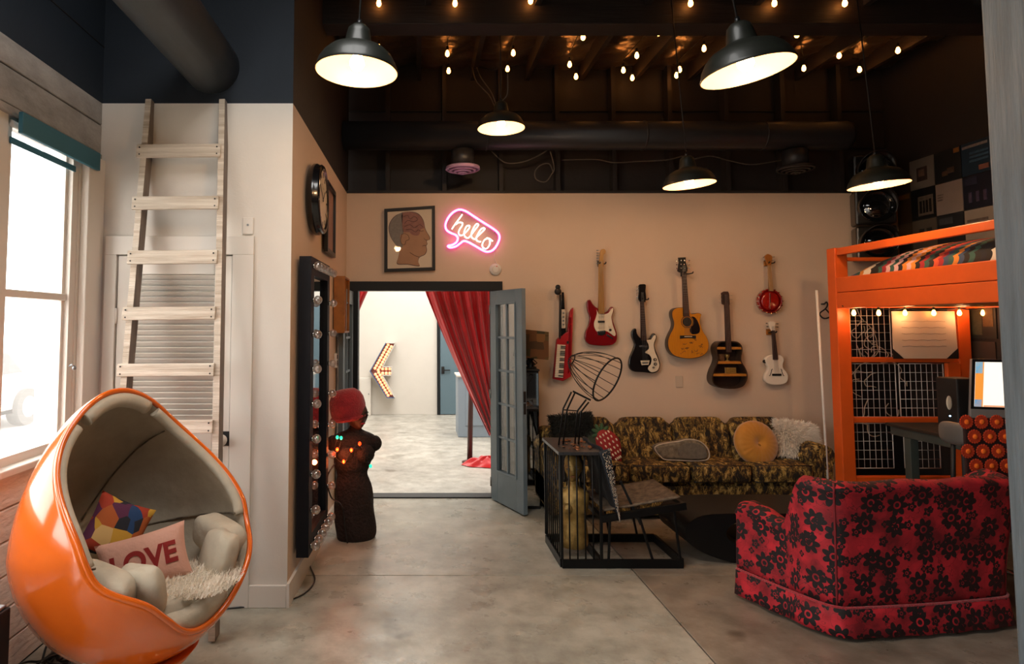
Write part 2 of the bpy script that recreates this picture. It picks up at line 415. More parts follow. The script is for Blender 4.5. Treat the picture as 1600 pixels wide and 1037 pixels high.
# left wall with sash windows, the nearest ones unseen and added for daylight
wl = struct(bx(XL-.24, XL, -3.2, YN+.1, HW, HC), 'wall_left', m_navy)
wins = [(3.10, 3.78), (2.20, 2.98), (1.30, 2.08), (.30, 1.18), (-.70, .18), (-1.70, -.82)]
WZ0, WZ1 = 1.03, 2.83
YF = 1.24     # nearer than this the unseen glazing is deepened to a low kerb, lighting the floor
mb = MB(); ys = [-3.2]+[v for wn_ in reversed(wins) for v in wn_]+[YN+.1]
for i in range(0, len(ys), 2): mb.box(XL-.24, XL-.012, ys[i], ys[i+1], WZ0 if ys[i] > YF-.1 else .1, WZ1)
struct(mb, 'pier', m_trimw, wl)
struct(bx(XL-.24, XL-.02, YF, YN+.12, 0, WZ0).box(XL-.24, XL-.02, -3.2, YF, 0, .1), 'backing', m_plankw, wl)
struct(bx(XL-.24, XL-.02, -3.2, YN+.12, WZ1, HW), 'backing', m_plank, wl)
for z0, z1 in ((2.845, 3.028), (3.036, 3.178)):
    for y0, y1 in ((-3, 1.2), (1.206, YN-.004)): struct(MB().box(XL-.03, XL+.004, y0, y1, z0, z1, None, .006), 'plank', m_plank, wl)
for y0, y1 in ((-3, 1.5), (1.506, YN-.004)): struct(MB().box(XL-.03, XL+.012, y0, y1, 2.80, 2.84, None, .006), 'plank', m_plank, wl)
for k in range(6):
    for y0, y1 in ((YF, 1.9-.3*(k % 2)), (1.906-.3*(k % 2), YN-.004)):
        struct(MB().box(XL-.03, XL+.003*(k % 2), y0, y1, k*.166+.004, k*.166+.162, None, .006), 'plank', m_plankw, wl)
for k, z in enumerate((3.55, 3.95)):
    struct(MB().box(XL-.002, XL+.004, -3, YN, z, z+.006), 'panel_seam', m_dark, wl)
for i, (y0, y1) in enumerate(wins, 1):
    WZ0 = 1.03 if y0 > YF else .10
    wn_ = struct(bx(XL-.10, XL-.02, y0, y0+.045, WZ0+.05, WZ1-.05).box(XL-.10, XL-.02, y1-.06, y1, WZ0+.05, WZ1-.05).box(XL-.10, XL-.02, y0, y1, WZ1-.05, WZ1).box(XL-.10, XL-.02, y0, y1, WZ0, WZ0+.05), 'window_%d' % i, m_trimw)
    struct(MB().box(XL-.08, XL-.035, y0+.045, y1-.06, 1.885, 1.925, None, .004).box(XL-.075, XL-.05, y1-.085, y1-.06, 1.06, 2.78), 'sash_rail', m_trimw, wn_)
    struct(bx(XL-.064, XL-.060, y0+.04, y1-.055, WZ0+.04, 1.90), 'pane', m_glass, wn_)
    struct(bx(XL-.094, XL-.090, y0+.04, y1-.055, 1.89, WZ1-.04), 'pane', m_glass, wn_)
    struct(MB().box(XL-.14, XL+.05, y0-.05, y1+.05, WZ0-.035, WZ0+.005, None, .008), 'window_sill', m_trimw, wn_)
mbt = MB().box(XL-.012, XL+.035, 3.80, YN-.002, 0, 2.80, None, .006)
struct(mbt, 'trim_2', m_trimw)
for i, (y0, y1) in enumerate(wins[:2]):
    t = thing('window_blind', ['teal fabric valance over the window beside the closet wall', 'teal fabric valance over the next window towards the viewer'][i], 'blind', (XL+.02, (y0+y1)/2, 2.7), group='teal window blinds')
    ye = y1+(.1 if i == 0 else -.08)
    MB().box(XL+.038, XL+.062, y0, ye, 2.705, 2.815, None, .004).build('valance', m_teal, t, world=True)
    MB().box(XL-.018, XL-.008, y0+.02, y1-.05, 2.66, 2.695, None, .003).build('bottom_rail', m_teal, t, world=True)
    MB().cyl((XL-.015, y0+.02, 2.765), (XL-.015, y1-.03, 2.765), .018, seg=10).build('roller', m_trimw, t, world=True)
t = tag(MB().tube([(XL+.006, YN-.3, 1.50), (XL+.02, YN-.3, 1.51), (XL+.035, YN-.3, 1.50)], .006).ball((XL+.035, YN-.3, 1.49), .012).build('wall_hook', m_steel), 'small metal hook on the white window casing', 'hook')

# closet wall (parallel to the back wall) with louvred door opening
XC = -.80
OX0, OX1, OZ = -1.91, -1.17, 2.19
wc = struct(bx(XL-.03, OX0, YN, YN+.12, 0, HW).box(OX1, XC, YN, YN+.12, 0, HW).box(OX0, OX1, YN, YN+.12, OZ, HW), 'wall_closet', m_white)
struct(bx(XL, XC, YN, YN+.12, HW, HC), 'upper_wall', m_navy, wc)
struct(MB().box(OX1, OX1+.135, YN-.022, YN, 0, OZ, None, .003).box(OX0-.075, OX1+.135, YN-.022, YN, OZ, OZ+.12, None, .003).box(OX0-.075, OX0, YN-.022, YN, 0, OZ, None, .003), 'trim_3', m_trimw)
struct(MB().box(OX1+.135, XC-.002, YN-.02, YN, 0, .135, None, .004), 'baseboard_closet', m_trimw)
d1 = struct(MB().box(OX0+.006, OX0+.10, YN-.005, YN+.03, .02, OZ-.006, None, .003).box(OX1-.115, OX1-.006, YN-.005, YN+.03, .02, OZ-.006, None, .003)
     .box(OX0+.1, OX1-.115, YN-.005, YN+.03, OZ-.125, OZ-.006, None, .003).box(OX0+.1, OX1-.115, YN-.005, YN+.03, .96, 1.13, None, .003).box(OX0+.1, OX1-.115, YN-.005, YN+.03, .02, .22, None, .003), 'door_1', m_trimw)
sl0 = MB().box(OX0+.1, OX1-.115, -.004, .004, -.021, .021).xf(Matrix.Rotation(R(38), 4, 'X'))
me_sl = sl0.mesh('slat', m_trimw)
z = 1.15
for rng in ((1.145, OZ-.125), (.235, .96)):
    z = rng[0]+.012
    while z < rng[1]-.005:
        o = bpy.data.objects.new('slat', me_sl); C.objects.link(o); o.parent = d1; o.location = Vector((0, YN+.014, z))-d1.location; z += .0355
struct(bx(OX0, OX1, YN+.05, YN+.06, 0, OZ), 'backing', m_trimw, d1)
struct(MB().box(-1.222, -1.162, YN-.012, YN-.004, .985, 1.075, None, .003), 'latch_plate', m_blackm, d1)
struct(MB().cyl((-1.20, YN-.01, 1.03), (-1.20, YN-.05, 1.03), .012).ball((-1.205, YN-.07, 1.03), .036), 'door_knob', m_trimw, d1)
for z in (1.8, .4): struct(MB().cyl((OX0+.003, YN-.012, z-.05), (OX0+.003, YN-.012, z+.05), .009, seg=8), 'hinge', m_trimw, d1)

# side wall running back from the corner to the back wall
def side(u, off=0): # u = depth Y -> x of the wall face
    return XC+(.08)*(u-YN)/(YB-YN)+off
def slab_between(ya, yb, za0, za1, zb0, zb1, o0, o1):
    return MB().add([(side(ya, o0), ya, za0), (side(ya, o1), ya, za0), (side(yb, o1), yb, zb0), (side(yb, o0), yb, zb0),
                     (side(ya, o0), ya, za1), (side(ya, o1), ya, za1), (side(yb, o1), yb, zb1), (side(yb, o0), yb, zb1)],
                    [(0, 3, 2, 1), (4, 5, 6, 7), (0, 1, 5, 4), (1, 2, 6, 5), (2, 3, 7, 6), (3, 0, 4, 7)])
ws = struct(slab_between(YN+.001, YB+.1, 0, HW, 0, 3.11, -.12, 0), 'wall_side', m_peach)
struct(slab_between(YN+.001, YB+.1, HW, HC, 3.11, HC, -.12, .0), 'upper_wall', m_dark, ws)
struct(slab_between(YN-.02, YB-.05, 0, .145, 0, .145, 0, .018), 'baseboard_side', m_trimw)

# back wall with door opening, dark open studs above
DX0, DX1, DZ = -.60, .78, 2.10
wb = struct(bx(-.75, DX0, YB, YB+.12, 0, 3.11).box(DX1, XR, YB, YB+.12, 0, 3.11).box(DX0, DX1, YB, YB+.12, DZ, 3.11), 'wall_back', m_peach)
struct(bx(-.9, XR, YB+.14, YB+.24, 3.05, HC), 'upper_sheathing', m_dark, wb)
struct(bx(-.75, XR, YB-.012, YB+.14, 3.11, 3.135), 'ledge', m_dark, wb)
for k in range(10):
    px = 606+88*k; p = WP(px, 200, YB+.05)
    struct(bx(p.x-.022, p.x+.022, YB+.02, YB+.14, 3.135, HC), 'stud', m_dark, wb)
for z in (3.62, 4.02): struct(bx(-.75, XR, YB+.12, YB+.139, z, z+.012), 'sheathing_seam', m_blackm, wb)
# door frame
struct(MB().box(-.715, DX0+.008, YB-.03, YB+.13, 0, DZ-.005, None, .003).box(-.715, .888, YB-.03, YB+.13, DZ-.005, DZ+.09, None, .003).box(DX1-.008, .888, YB-.03, YB+.13, 0, DZ-.005, None, .003), 'trim_4', m_frame)

# right wall, rear wall, ceiling with an added unseen skylight
wr = struct(bx(XR, XR+.12, -3.2, YB+.24, 0, HC), 'wall_right', m_dark)
wre = struct(bx(XL-.24, XR+.12, -3.15, -3, 0, HC), 'wall_rear', m_dark)
struct(bx(-1.1, -1.05, .4, 2.6, HC+.0, HC+.14).box(.35, .40, .4, 2.6, HC, HC+.14).box(-1.05, .35, .4, .45, HC, HC+.14).box(-1.05, .35, 2.55, 2.6, HC, HC+.14).box(-.37, -.33, .45, 2.55, HC+.05, HC+.09), 'window_7', m_trimw)  # frame of the added skylight, out of view
ce = struct(bx(XL-.24, -1.1, -3.2, YB+.24, HC, HC+.1).box(.40, XR+.12, -3.2, YB+.24, HC, HC+.1).box(-1.1, .40, -3.2, .4, HC, HC+.1).box(-1.1, .40, 2.6, YB+.24, HC, HC+.1), 'ceiling', m_dark)
def foil(u, v):
    x = -.75+5.75*u; y = 5.25+1.32*v
    ph = (x*1.724) % 1.0
    return (x, y, HC-.03-.045*math.sin(PI*ph)+.012*math.sin(17*x+9*y)+.01*math.sin(31*y+5*x))
struct(MB().grid(foil, 120, 24), 'insulation', m_foil, ce)
for k in range(11):
    x = -.55+.58*k
    if x < 4.95: struct(bx(x-.022, x+.022, 5.2, YB+.14, 4.36, HC), 'rafter', m_beam, ce)
for k in range(8):
    x = -1.7+.9*k
    if x < 4.9:
        ye_ = 4.0 if x < XC else 5.0
        for ya, yb in (((-3, .39), (2.61, ye_)) if -1.1 < x < .4 else ((-3, ye_),)): struct(bx(x-.025, x+.025, ya, yb, 4.36, HC), 'rafter', m_dark, ce)
zb = WP(1000, 37, 5.0).z
struct(MB().box(-.78, XR, 5.0, 5.22, zb, HC-.001, None, .006), 'ceiling_beam', m_beam)
# next room shell
wn2 = struct(bx(-3, 4.2, 12.4, 12.5, 0, 4.4), 'wall_far', m_white)
struct(bx(-3.1, -3, YB+.26, 12.39, 0, 4.4), 'wall_far_left', m_white)
struct(bx(4.2, 4.3, YB+.26, 12.39, 0, 4.4), 'wall_far_right', m_white)
struct(bx(-3, 4.3, YB+.25, 12.5, 4.4, 4.5), 'ceiling', m_white)
struct(bx(-3, -.76, YB+.25, YB+.26, 0, 4.4).box(1.0, 4.2, YB+.25, YB+.26, 0, 4.4).box(-.76, 1.0, YB+.25, YB+.26, 2.6, 4.4), 'wall_partition', m_white)
# baseboard of back wall
struct(MB().box(.89, XR, YB-.018, YB, 0, .13, None, .004), 'baseboard_back', m_trimw)

# big foreground post
p = WP(1553, 400, 2.1)
m_post = M('grey_blue_post_paint', '#50585d', .75, var=.35, scale=4, bump=.3, bscale=12, stretch=(8, 8, .6))
o = MB().box(p.x, p.x+.20, 1.9, 2.1, -.0, HC-.19, None, .012).build('wooden_post', m_post)
tag(o, 'grey-blue painted wooden post close to the viewer at the right edge', 'post')
MB().box(-.03, -.022, -.102, -.099, .2, HC-.4).build('crack', m_blackm, o)

# ================================================================ ducts, vents, cables
t = thing('air_duct', 'fat grey round duct running overhead into the dark blue wall', 'duct', (-1.33, .5, 3.4))
MB().cyl((-1.33, -2.9, 3.42), (-1.33, YN-.002, 3.42), .178, seg=48).build('duct_pipe', m_ductl, t, world=True)
for y in (-1.2, .6, 2.4): MB().lathe([(.18, -.012), (.187, -.008), (.187, .008), (.18, .012)], (-1.33, y, 3.42), (0, 1, 0), 48, False).build('seam_band', m_ductl, t, world=True)
yd = 6.18; a = WP(515, 212, yd); b = WP(1326, 212, yd)
t = thing('air_duct', 'long dark round duct along the top of the guitar wall', 'duct', (2, yd, 3.6))
MB().lathe([(.142, 0), (.142, b.x-side(yd)-.05), (.135, b.x-side(yd)-.012), (.11, b.x-side(yd)), (.0, b.x-side(yd))], (side(yd)+.004, yd, a.z), (1, 0, 0), 40).build('duct_pipe', m_duct, t, world=True)
for px in (760, 1005, 1190): 
    q = WP(px, 212, yd); MB().lathe([(.142, -.01), (.148, -.006), (.148, .006), (.142, .01)], (q.x, yd, a.z), (1, 0, 0), 40, False).build('seam_band', m_duct, t, world=True)
for px, py, lab, mt in ((723, 264, 'round ceiling vent with pinkish rings hanging below the duct near the neon sign', M('vent_pinkish', '#b795b4', .4, var=.1)), (1243, 264, 'dark round vent under the duct near the orange bunk', m_duct)):
    q = WP(px, py, yd); r0 = .172
    t = thing('duct_vent', lab, 'vent', (q.x, yd, q.z), group='round duct vents')
    MB().cyl((0, 0, .03), (0, 0, a.z-q.z-.15), .115, seg=30).build('neck', m_duct, t)
    for i in range(4):
        rr = r0*(1-.24*i)
        MB().lathe([(rr, -.005-.012*i), (rr-.014, -.014-.012*i), (rr-.019, -.008-.012*i), (rr-.021, .02-.01*i), (rr-.004, .02-.01*i), (rr, -.005-.012*i)], (0, 0, 0), seg=36, caps=False).build('ring', mt, t)
    MB().cyl((0, 0, .03), (0, 0, -.05), .012, seg=10).build('hub', mt, t)
m_wire = M('grey_cable', '#5b5147', .5)
def cable(label, pts, r=.006, mt=None, name='cable', group=None):
    o = MB().tube(cr_spline([tuple(p) for p in pts], 8, False), r, 8).build(name, mt or m_wire)
    return tag(o, label, 'cable', group)
cable('thin cable hanging in a slack curve under the duct right of the vent', [WP(x, y, 6.35) for x, y in ((768, 236), (790, 254), (820, 252), (850, 238), (862, 226))])
cable('coiled cable loop hanging on the dark wall above the red electric guitar', [WP(x, y, 6.38) for x, y in ((860, 236), (866, 262), (862, 272), (852, 284), (838, 280), (836, 268), (845, 258), (858, 256), (864, 268))])
cable('thin cable strung along the dark wall between loop and far lamp', [WP(x, y, 6.42) for x, y in ((878, 250), (930, 249), (960, 254), (1000, 252), (1040, 250), (1070, 243))])
cable('thin cable sagging towards the dark vent', [WP(x, y, 6.42) for x, y in ((1080, 250), (1110, 244), (1140, 251), (1175, 257), (1222, 250))])

# ================================================================ pendant lamps
def lamp(px, py, wpx, label, tilt=(0, 0), power=18, ztop=HC-.1):
    D = .40; Y = D*F/wpx*.985; q = WP(px, py, Y)
    t = thing('pendant_lamp', label, 'lamp', (q.x, Y, q.z), group='enamel barn pendant lamps', rot=(R(tilt[0]), R(tilt[1]), 0))
    r = D/2
    prof = [(r, 0), (r*1.01, .006), (r*.985, .016), (r*.94, .045), (r*.84, .078), (r*.70, .105), (r*.52, .122), (r*.36, .132), (r*.33, .142), (r*.29, .19), (r*.26, .215), (r*.17, .232), (r*.05, .238)]
    MB().lathe(prof, seg=48).build('shade', m_enamel, t).data
    inn = [(r*.985, .001), (r*.965, .012), (r*.92, .042), (r*.82, .073), (r*.68, .099), (r*.50, .116), (r*.34, .126), (r*.12, .13), (r*.005, .131)]
    MB().lathe(inn, seg=48, caps=False).build('inner_reflector', m_enin, t)
    # remove the closed bottom of the shade
    sh = [o for o in t.children if o.name.startswith('shade')][0]
    bm = bmesh.new(); bm.from_mesh(sh.data); bm.faces.ensure_lookup_table()
    bmesh.ops.delete(bm, geom=[f for f in bm.faces if len(f.verts) > 10 and f.calc_center_median().z < .01], context='FACES'); bm.to_mesh(sh.data); bm.free()
    MB().lathe([(.014, .12), (.02, .09), (.036, .055), (.037, .035), (.024, .012), (.004, .004)], seg=20).build('bulb', m_bulb, t)
    MB().tube([(0, 0, .235), (0, 0, ztop-q.z)], .005, 8).build('cord', m_blackm, t)
    MB().cyl((0, 0, .232), (0, 0, .262), .016, .01, 12).build('cap', m_black, t)
    l = bpy.data.lights.new('lamp_light', 'POINT'); l.energy = power; l.color = (1, .60, .30); l.shadow_soft_size = .045
    lo = bpy.data.objects.new('lamp_light', l); C.objects.link(lo); lo.parent = t; lo.location = (0, 0, -.012)
    return t, q
LP = 21
lamp(557, 113, 130, 'barn pendant lamp hanging nearest the closet wall, upper left', (0, 3), LP)
tq, q2 = lamp(783, 201, 74, 'small-looking barn pendant lamp hanging in front of the long dark duct', (0, 0), LP)
lamp(1168, 113, 138, 'big near barn pendant lamp tilted left with chipped rim, upper right', (0, -9), LP)
lamp(1077, 289, 78, 'barn pendant lamp hanging above the acoustic guitar', (0, -4), LP)
lamp(1373, 290, 83, 'barn pendant lamp hanging in front of the traffic signal by the bunk', (0, -4), LP)
for i, pts in enumerate((((738, 106), (745, 128), (765, 150), (775, 172)), ((745, 106), (752, 122), (768, 145), (778, 172)), ((793, 112), (793, 145), (785, 158), (782, 168)))):
    cable(['slack cable looping from the ceiling to the middle lamp, left strand', 'slack cable looping from the ceiling to the middle lamp, inner strand', 'stiff cable bending down to the top of the middle lamp'][i], [WP(x, y, q2.y+(.9-.22*k if i < 2 else .05)) for k, (x, y) in enumerate(pts)], .005, group=None)

# ================================================================ string lights on the ceiling
def yfor(py):
    return 5.38 if py < 60 else 5.38+(py-50)*.0145
strands = [
 ('string of warm bulbs nearest the left side wall under the ceiling', [(592, 4), (597, 48), (592, 74)]),
 ('string of warm bulbs hanging in line with the head picture', [(711, 4), (711, 45), (699, 83), (701, 110)]),
 ('string of warm bulbs running to the middle lamp', [(829, 0), (809, 44), (802, 82), (793, 107)]),
 ('string of warm bulbs above the red guitar', [(911, 57), (890, 100), (900, 119)]),
 ('string of warm bulbs above the black guitar', [(1079, 4), (1029, 50), (995, 86), (974, 109), (988, 121)]),
 ('string of warm bulbs just left of the big near lamp', [(1210, 4), (1148, 50), (1100, 75), (1062, 108), (1057, 117)]),
 ('string of warm bulbs just right of the big near lamp', [(1320, 4), (1245, 53), (1256, 106)]),
 ('string of warm bulbs above the bunk corner', [(1382, 49), (1311, 86), (1343, 108)]),
 ('string of warm bulbs closest to the right wall', [(1483, 46), (1403, 78)])]
bulb_me = MB().lathe([(.008, .030), (.015, .016), (.0215, -.006), (.019, -.024), (.009, -.035), (.001, -.037)], seg=12).mesh('bulb', m_bulbc)
sock_me = MB().cyl((0, 0, .028), (0, 0, .07), .013, .010, 10).mesh('socket', m_blackm)
def string_light(label, pts, group, cordz=.075, sag=.03, size=1.0, bm_=None, end=None):
    c = sum(pts, Vector())/len(pts)
    t = thing('string_light', label, 'string light', tuple(c), group=group)
    for p in pts:
        b = bpy.data.objects.new('bulb', bm_ or bulb_me); C.objects.link(b); b.parent = t; b.location = p-c; b.scale = (size,)*3
        k = bpy.data.objects.new('socket', sock_me); C.objects.link(k); k.parent = b
    path = []
    up = Vector((0, 0, cordz*size))
    pp = ([pts[0]+Vector(end[0])] if end else [])+list(pts)+([pts[-1]+Vector(end[1])] if end else [])
    for i in range(len(pp)-1):
        for j in range(6):
            f = j/6; q = pp[i].lerp(pp[i+1], f)+up; q.z -= 4*f*(1-f)*sag; path.append(q-c)
    path.append(pp[-1]+up-c)
    MB().tube(path, .004, 6).build('cord', m_blackm, t)
    return t
for lab, pl in strands:
    pts = [WP(x, y, 4.95 if y < 12 else yfor(y)) for x, y in pl]
    string_light(lab, pts, 'bulb strings under the ceiling', .11, .0, .95, None, ((0, -.1, .05), (0, .1, .05)))
for px, py in ((782, 34), (1070, 40), (1362, 44)):
    q = WP(px, py, 5.35)
    tag(MB().cyl((q.x, q.y, q.z-.02), (q.x, q.y, q.z+.03), .06, .06, 20).box(q.x-.02, q.x+.02, q.y-.02, q.y+.02, q.z+.03, HC-.05).build('junction_box', m_blackm), {782: 'round black cable junction box under the ceiling, left one', 1070: 'round black cable junction box under the ceiling, middle one', 1362: 'round black cable junction box under the ceiling, right one'}[px], 'junction box')

# ================================================================ things on the back wall
def Z3(x, y, Y): return WP(840+x/4.3227, 380+y/4.3208, Y)
def Z4(x, y, Y): return WP(1020+x/4.3208, 380+y/4.3208, Y)
def outl(fn, pts, Y, n=5, smooth=True):
    q = [fn(x, y, Y) for x, y in pts]; q = [(p.x, p.z) for p in q]
    return cr_spline(q, n) if smooth else q
def pr(fn, pts, y0, y1, bev=0, n=5, smooth=True): return MB().prism(outl(fn, pts, y0, n, smooth), y0, y1, bev)
def disc(fn, x, y, r, y0, y1, seg=16):
    c = fn(x, y, y0); rr = (fn(x+r, y, y0)-c).length
    return MB().cyl((c.x, y1, c.z), (c.x, y0, c.z), rr, seg=seg)
def frets(fn, a, b, w0, w1, Y, n, par, mt):
    mb = MB()
    for i in range(n):
        f = 1-2**(-(i+1)/12*1.1)
        x = a[0]+(b[0]-a[0])*f*1.35; y = a[1]+(b[1]-a[1])*f*1.35
        if f*1.35 > .97: break
        w = (w0+(w1-w0)*f)*.5
        p = fn(x-w, y, Y); q = fn(x+w, y, Y); mb.box(p.x, q.x, Y-.0015, Y+.001, p.z-.0012, p.z+.0012)
    mb.build('fret', mt, par, world=True)['kind'] = 'stuff'
def strings(fn, a, b, wa, wb, Y, n, par):
    mb = MB()
    for i in range(n):
        k = i/(n-1)-.5; p = fn(a[0]+wa*k, a[1], Y); q = fn(b[0]+wb*k, b[1], Y)
        mb.bar(p, q, .0012, .0012)
    for i, pc in enumerate([mb]): pc.build('strings', m_steel, par, world=True)
def tuners(pegs, fn, par, mt, Y, r=.008, dx=0):
    for x, y, sgn in pegs:
        c = fn(x, y, Y)
        MB().cyl((c.x, Y, c.z), (c.x+sgn*.018, Y, c.z), .003, seg=8).ball((c.x+sgn*.024, Y, c.z), r, (1, .6, .8), 10, 6).build('tuning_peg', mt, par, world=True)
def hanger(fn, x, y, label, wpx=16, ywall=YB, ytip=6.34, name='wall_hanger', mt=None, base=(26, 26)):
    c = fn(x, y, ywall); s_ = .0016
    t = thing(name, label, 'hanger', (c.x, ywall-.02, c.z), group=None)
    MB().box(c.x-.03, c.x+.03, ywall-.018, ywall-.001, c.z-.03, c.z+.03, None, .004).build('mount_plate', mt or m_blackm, t, world=True)
    w_ = wpx/2/152
    for sg in (-1, 1):
        MB().tube([(c.x, ywall-.02, c.z-.004), (c.x+sg*w_, ywall-.05, c.z-.006), (c.x+sg*w_, ytip-.02, c.z-.004), (c.x+sg*w_, ytip-.03, c.z+.008)], .006, 8).build('prong', m_blackm, t, world=True)
    return t
m_cherry = M('cherry_gloss', '#7a0e16', .22, var=.1, coat=.6)
m_maple = M('maple_neck', '#b5823f', .4, var=.2, scale=12, stretch=(8, 8, 1))
m_guard = M('ivory_pickguard', '#e2d2b8', .35)
m_gblack = M('black_gloss', '#121113', .22, coat=.5)
m_rosew = M('rosewood', '#38201a', .5, var=.3, scale=12, stretch=(6, 6, 1))
m_spruce = M('amber_spruce', '#c8801f', .25, var=.15, scale=10, stretch=(12, 4, .6), coat=.4)
m_sidew = M('dark_guitar_side', '#3a2a20', .35, var=.2)
m_whiteg = M('white_gloss', '#e8dccb', .2, coat=.5)
m_redg = M('red_gloss', '#96160f', .18, coat=.7, var=.1)
YG = 6.38
# red electric guitar
c = Z3(430, 600, YG)
t = thing('electric_guitar', 'cherry red electric guitar with white pickguard and maple neck', 'guitar', (c.x, YG, WP(930, 540, YG).z), group=None)
pr(Z3, [(412, 440), (395, 430), (375, 410), (357, 382), (340, 386), (334, 410), (338, 450), (352, 500), (345, 550), (325, 600), (320, 640), (332, 668), (362, 685), (420, 691), (470, 690), (512, 682), (535, 655), (537, 610), (522, 560), (508, 520), (505, 490), (516, 460), (514, 435), (500, 428), (488, 440), (476, 458), (452, 466)], YG, YG+.045, .008).build('body', m_cherry, t, world=True)
pr(Z3, [(398, 447), (413, 472), (450, 478), (480, 468), (500, 440), (511, 440), (508, 465), (499, 495), (503, 530), (514, 570), (527, 610), (518, 626), (490, 607), (460, 592), (410, 600), (387, 575), (381, 540), (394, 500), (401, 470)], YG-.003, YG, .001).build('pickguard', m_guard, t, world=True)
pr(Z3, [(409, 522), (453, 522), (453, 535), (409, 535)], YG-.012, YG-.002, .002, smooth=False).build('pickup', m_blackm, t, world=True)
pr(Z3, [(412, 486), (456, 482), (456, 494), (412, 498)], YG-.010, YG-.002, .002, smooth=False).build('pickup', m_guard, t, world=True)
pr(Z3, [(410, 560), (456, 556), (457, 570), (411, 574)], YG-.010, YG-.002, .002, smooth=False).build('pickup', m_guard, t, world=True)
pr(Z3, [(405, 592), (458, 588), (460, 612), (440, 622), (408, 618)], YG-.014, YG, .002, smooth=False).build('bridge', m_chrome, t, world=True)
for x, y in ((492, 585), (488, 560), (506, 604)): disc(Z3, x, y, 8, YG-.016, YG-.002).build('control_knob', m_blackm if y == 585 else m_guard, t, world=True)
pr(Z3, [(470, 612), (512, 640), (506, 648), (466, 622)], YG-.006, YG, .001, smooth=False).build('jack_plate', m_chrome, t, world=True)
pr(Z3, [(414, 152), (442, 152), (452, 474), (412, 474)], YG-.018, YG+.004, .003, smooth=False).build('neck', m_maple, t, world=True)
pr(Z3, [(413, 156), (416, 128), (421, 80), (425, 55), (432, 42), (448, 38), (460, 50), (458, 66), (447, 78), (444, 110), (446, 156)], YG-.012, YG+.004, .002, 4).build('headstock', m_maple, t, world=True)
tuners([(418, 48+17.5*i, -1) for i in range(6)], Z3, t, m_steel, YG-.004)
strings(Z3, (428, 120), (433, 600), 16, 34, YG-.021, 6, t)
hanger(Z3, 423, 138, 'black wall hanger holding the red electric guitar', 9, ytip=YG)
# black electric guitar
c = Z3(720, 740, YG)
t = thing('electric_guitar', 'black electric guitar with curved white pickguard', 'guitar', (c.x, YG, WP(1000, 582, YG).z))
pr(Z3, [(702, 642), (684, 626), (672, 605), (668, 580), (655, 575), (638, 595), (638, 630), (655, 680), (645, 720), (624, 770), (617, 820), (630, 852), (660, 867), (720, 871), (780, 877), (815, 862), (830, 820), (818, 770), (798, 720), (790, 680), (805, 640), (803, 620), (785, 607), (771, 622), (760, 642), (740, 652)], YG, YG+.045, .008).build('body', m_gblack, t, world=True)
pr(Z3, [(738, 655), (765, 650), (780, 628), (795, 618), (799, 638), (785, 680), (793, 730), (813, 780), (823, 825), (809, 858), (780, 869), (762, 866), (746, 848), (752, 830), (765, 815), (770, 780), (755, 752), (726, 736), (750, 714), (750, 685)], YG-.004, YG, .001).build('pickguard', m_guard, t, world=True)
pr(Z3, [(697, 792), (757, 790), (750, 820), (704, 822)], YG-.012, YG, .002, smooth=False).build('bridge', m_guard, t, world=True)
pr(Z3, [(706, 802), (748, 801), (744, 811), (710, 812)], YG-.016, YG-.011, .001, smooth=False).build('saddle', m_steel, t, world=True)
pr(Z3, [(693, 690), (745, 690), (745, 701), (693, 701)], YG-.012, YG, .002, smooth=False).build('pickup', m_chrome, t, world=True)
for x, y, r in ((795, 785, 10), (797, 815, 10), (785, 839, 6)): disc(Z3, x, y, r, YG-.018, YG-.003).build('control_knob', m_blackm, t, world=True); disc(Z3, x, y, r*.5, YG-.020, YG-.017).build('knob_cap', m_cream, t, world=True)
pr(Z3, [(696, 392), (720, 392), (738, 655), (700, 655)], YG-.018, YG+.004, .003, smooth=False).build('neck', m_rosew, t, world=True)
pr(Z3, [(684, 283), (705, 276), (731, 280), (729, 320), (734, 372), (721, 395), (695, 395), (680, 372), (685, 330)], YG-.012, YG+.004, .002, 3).build('headstock', m_gblack, t, world=True)
tuners([(686, 290+15*i, -1) for i in range(6)], Z3, t, m_chrome, YG-.004, .006)
strings(Z3, (708, 330), (728, 800), 14, 36, YG-.021, 6, t)
frets(Z3, (708, 395), (720, 655), 24, 38, YG-.0185, 16, t, m_steel)
hanger(Z3, 706, 378, 'black wall hanger holding the black electric guitar', 9, ytip=YG)
# red keytar
YK = 6.37
t = thing('keytar', 'red strap-on keyboard with black neck, hung upright by the door', 'keyboard', (WP(880, 595, YK).x, YK, WP(880, 595, YK).z))
pr(Z3, [(130, 650), (180, 607), (205, 598), (218, 470), (226, 448), (242, 434), (235, 640), (226, 898), (172, 930), (105, 915)], YK, YK+.05, .006, smooth=False).build('body', M('keytar_red', '#a01820', .35, var=.05), t, world=True)
pr(Z3, [(133, 682), (188, 686), (171, 908), (115, 904)], YK-.006, YK, .001, smooth=False).build('key_bed', m_blackm, t, world=True)
for i in range(19):
    f0, f1 = i/19, (i+.9)/19
    A = lambda f, g: (133-18*f+(55-.0*f+1*f)*g, 682+222*f+4*g*(1-f)+4*g*f)
    q = [Z3(*A(f0, 0), YK-.01), Z3(*A(f0, 1), YK-.01), Z3(*A(f1, 1), YK-.01), Z3(*A(f1, 0), YK-.01)]
    MB().prism([(p.x, p.z) for p in q], YK-.014, YK-.006).build('white_key', m_guard, t, world=True)
    if i % 7 not in (2, 6) and i < 18:
        q = [Z3(*A(f0+.032, .42), YK-.01), Z3(*A(f0+.032, 1), YK-.01), Z3(*A(f0+.062, 1), YK-.01), Z3(*A(f0+.062, .42), YK-.01)]
        MB().prism([(p.x, p.z) for p in q], YK-.022, YK-.013).build('black_key', m_blackm, t, world=True)
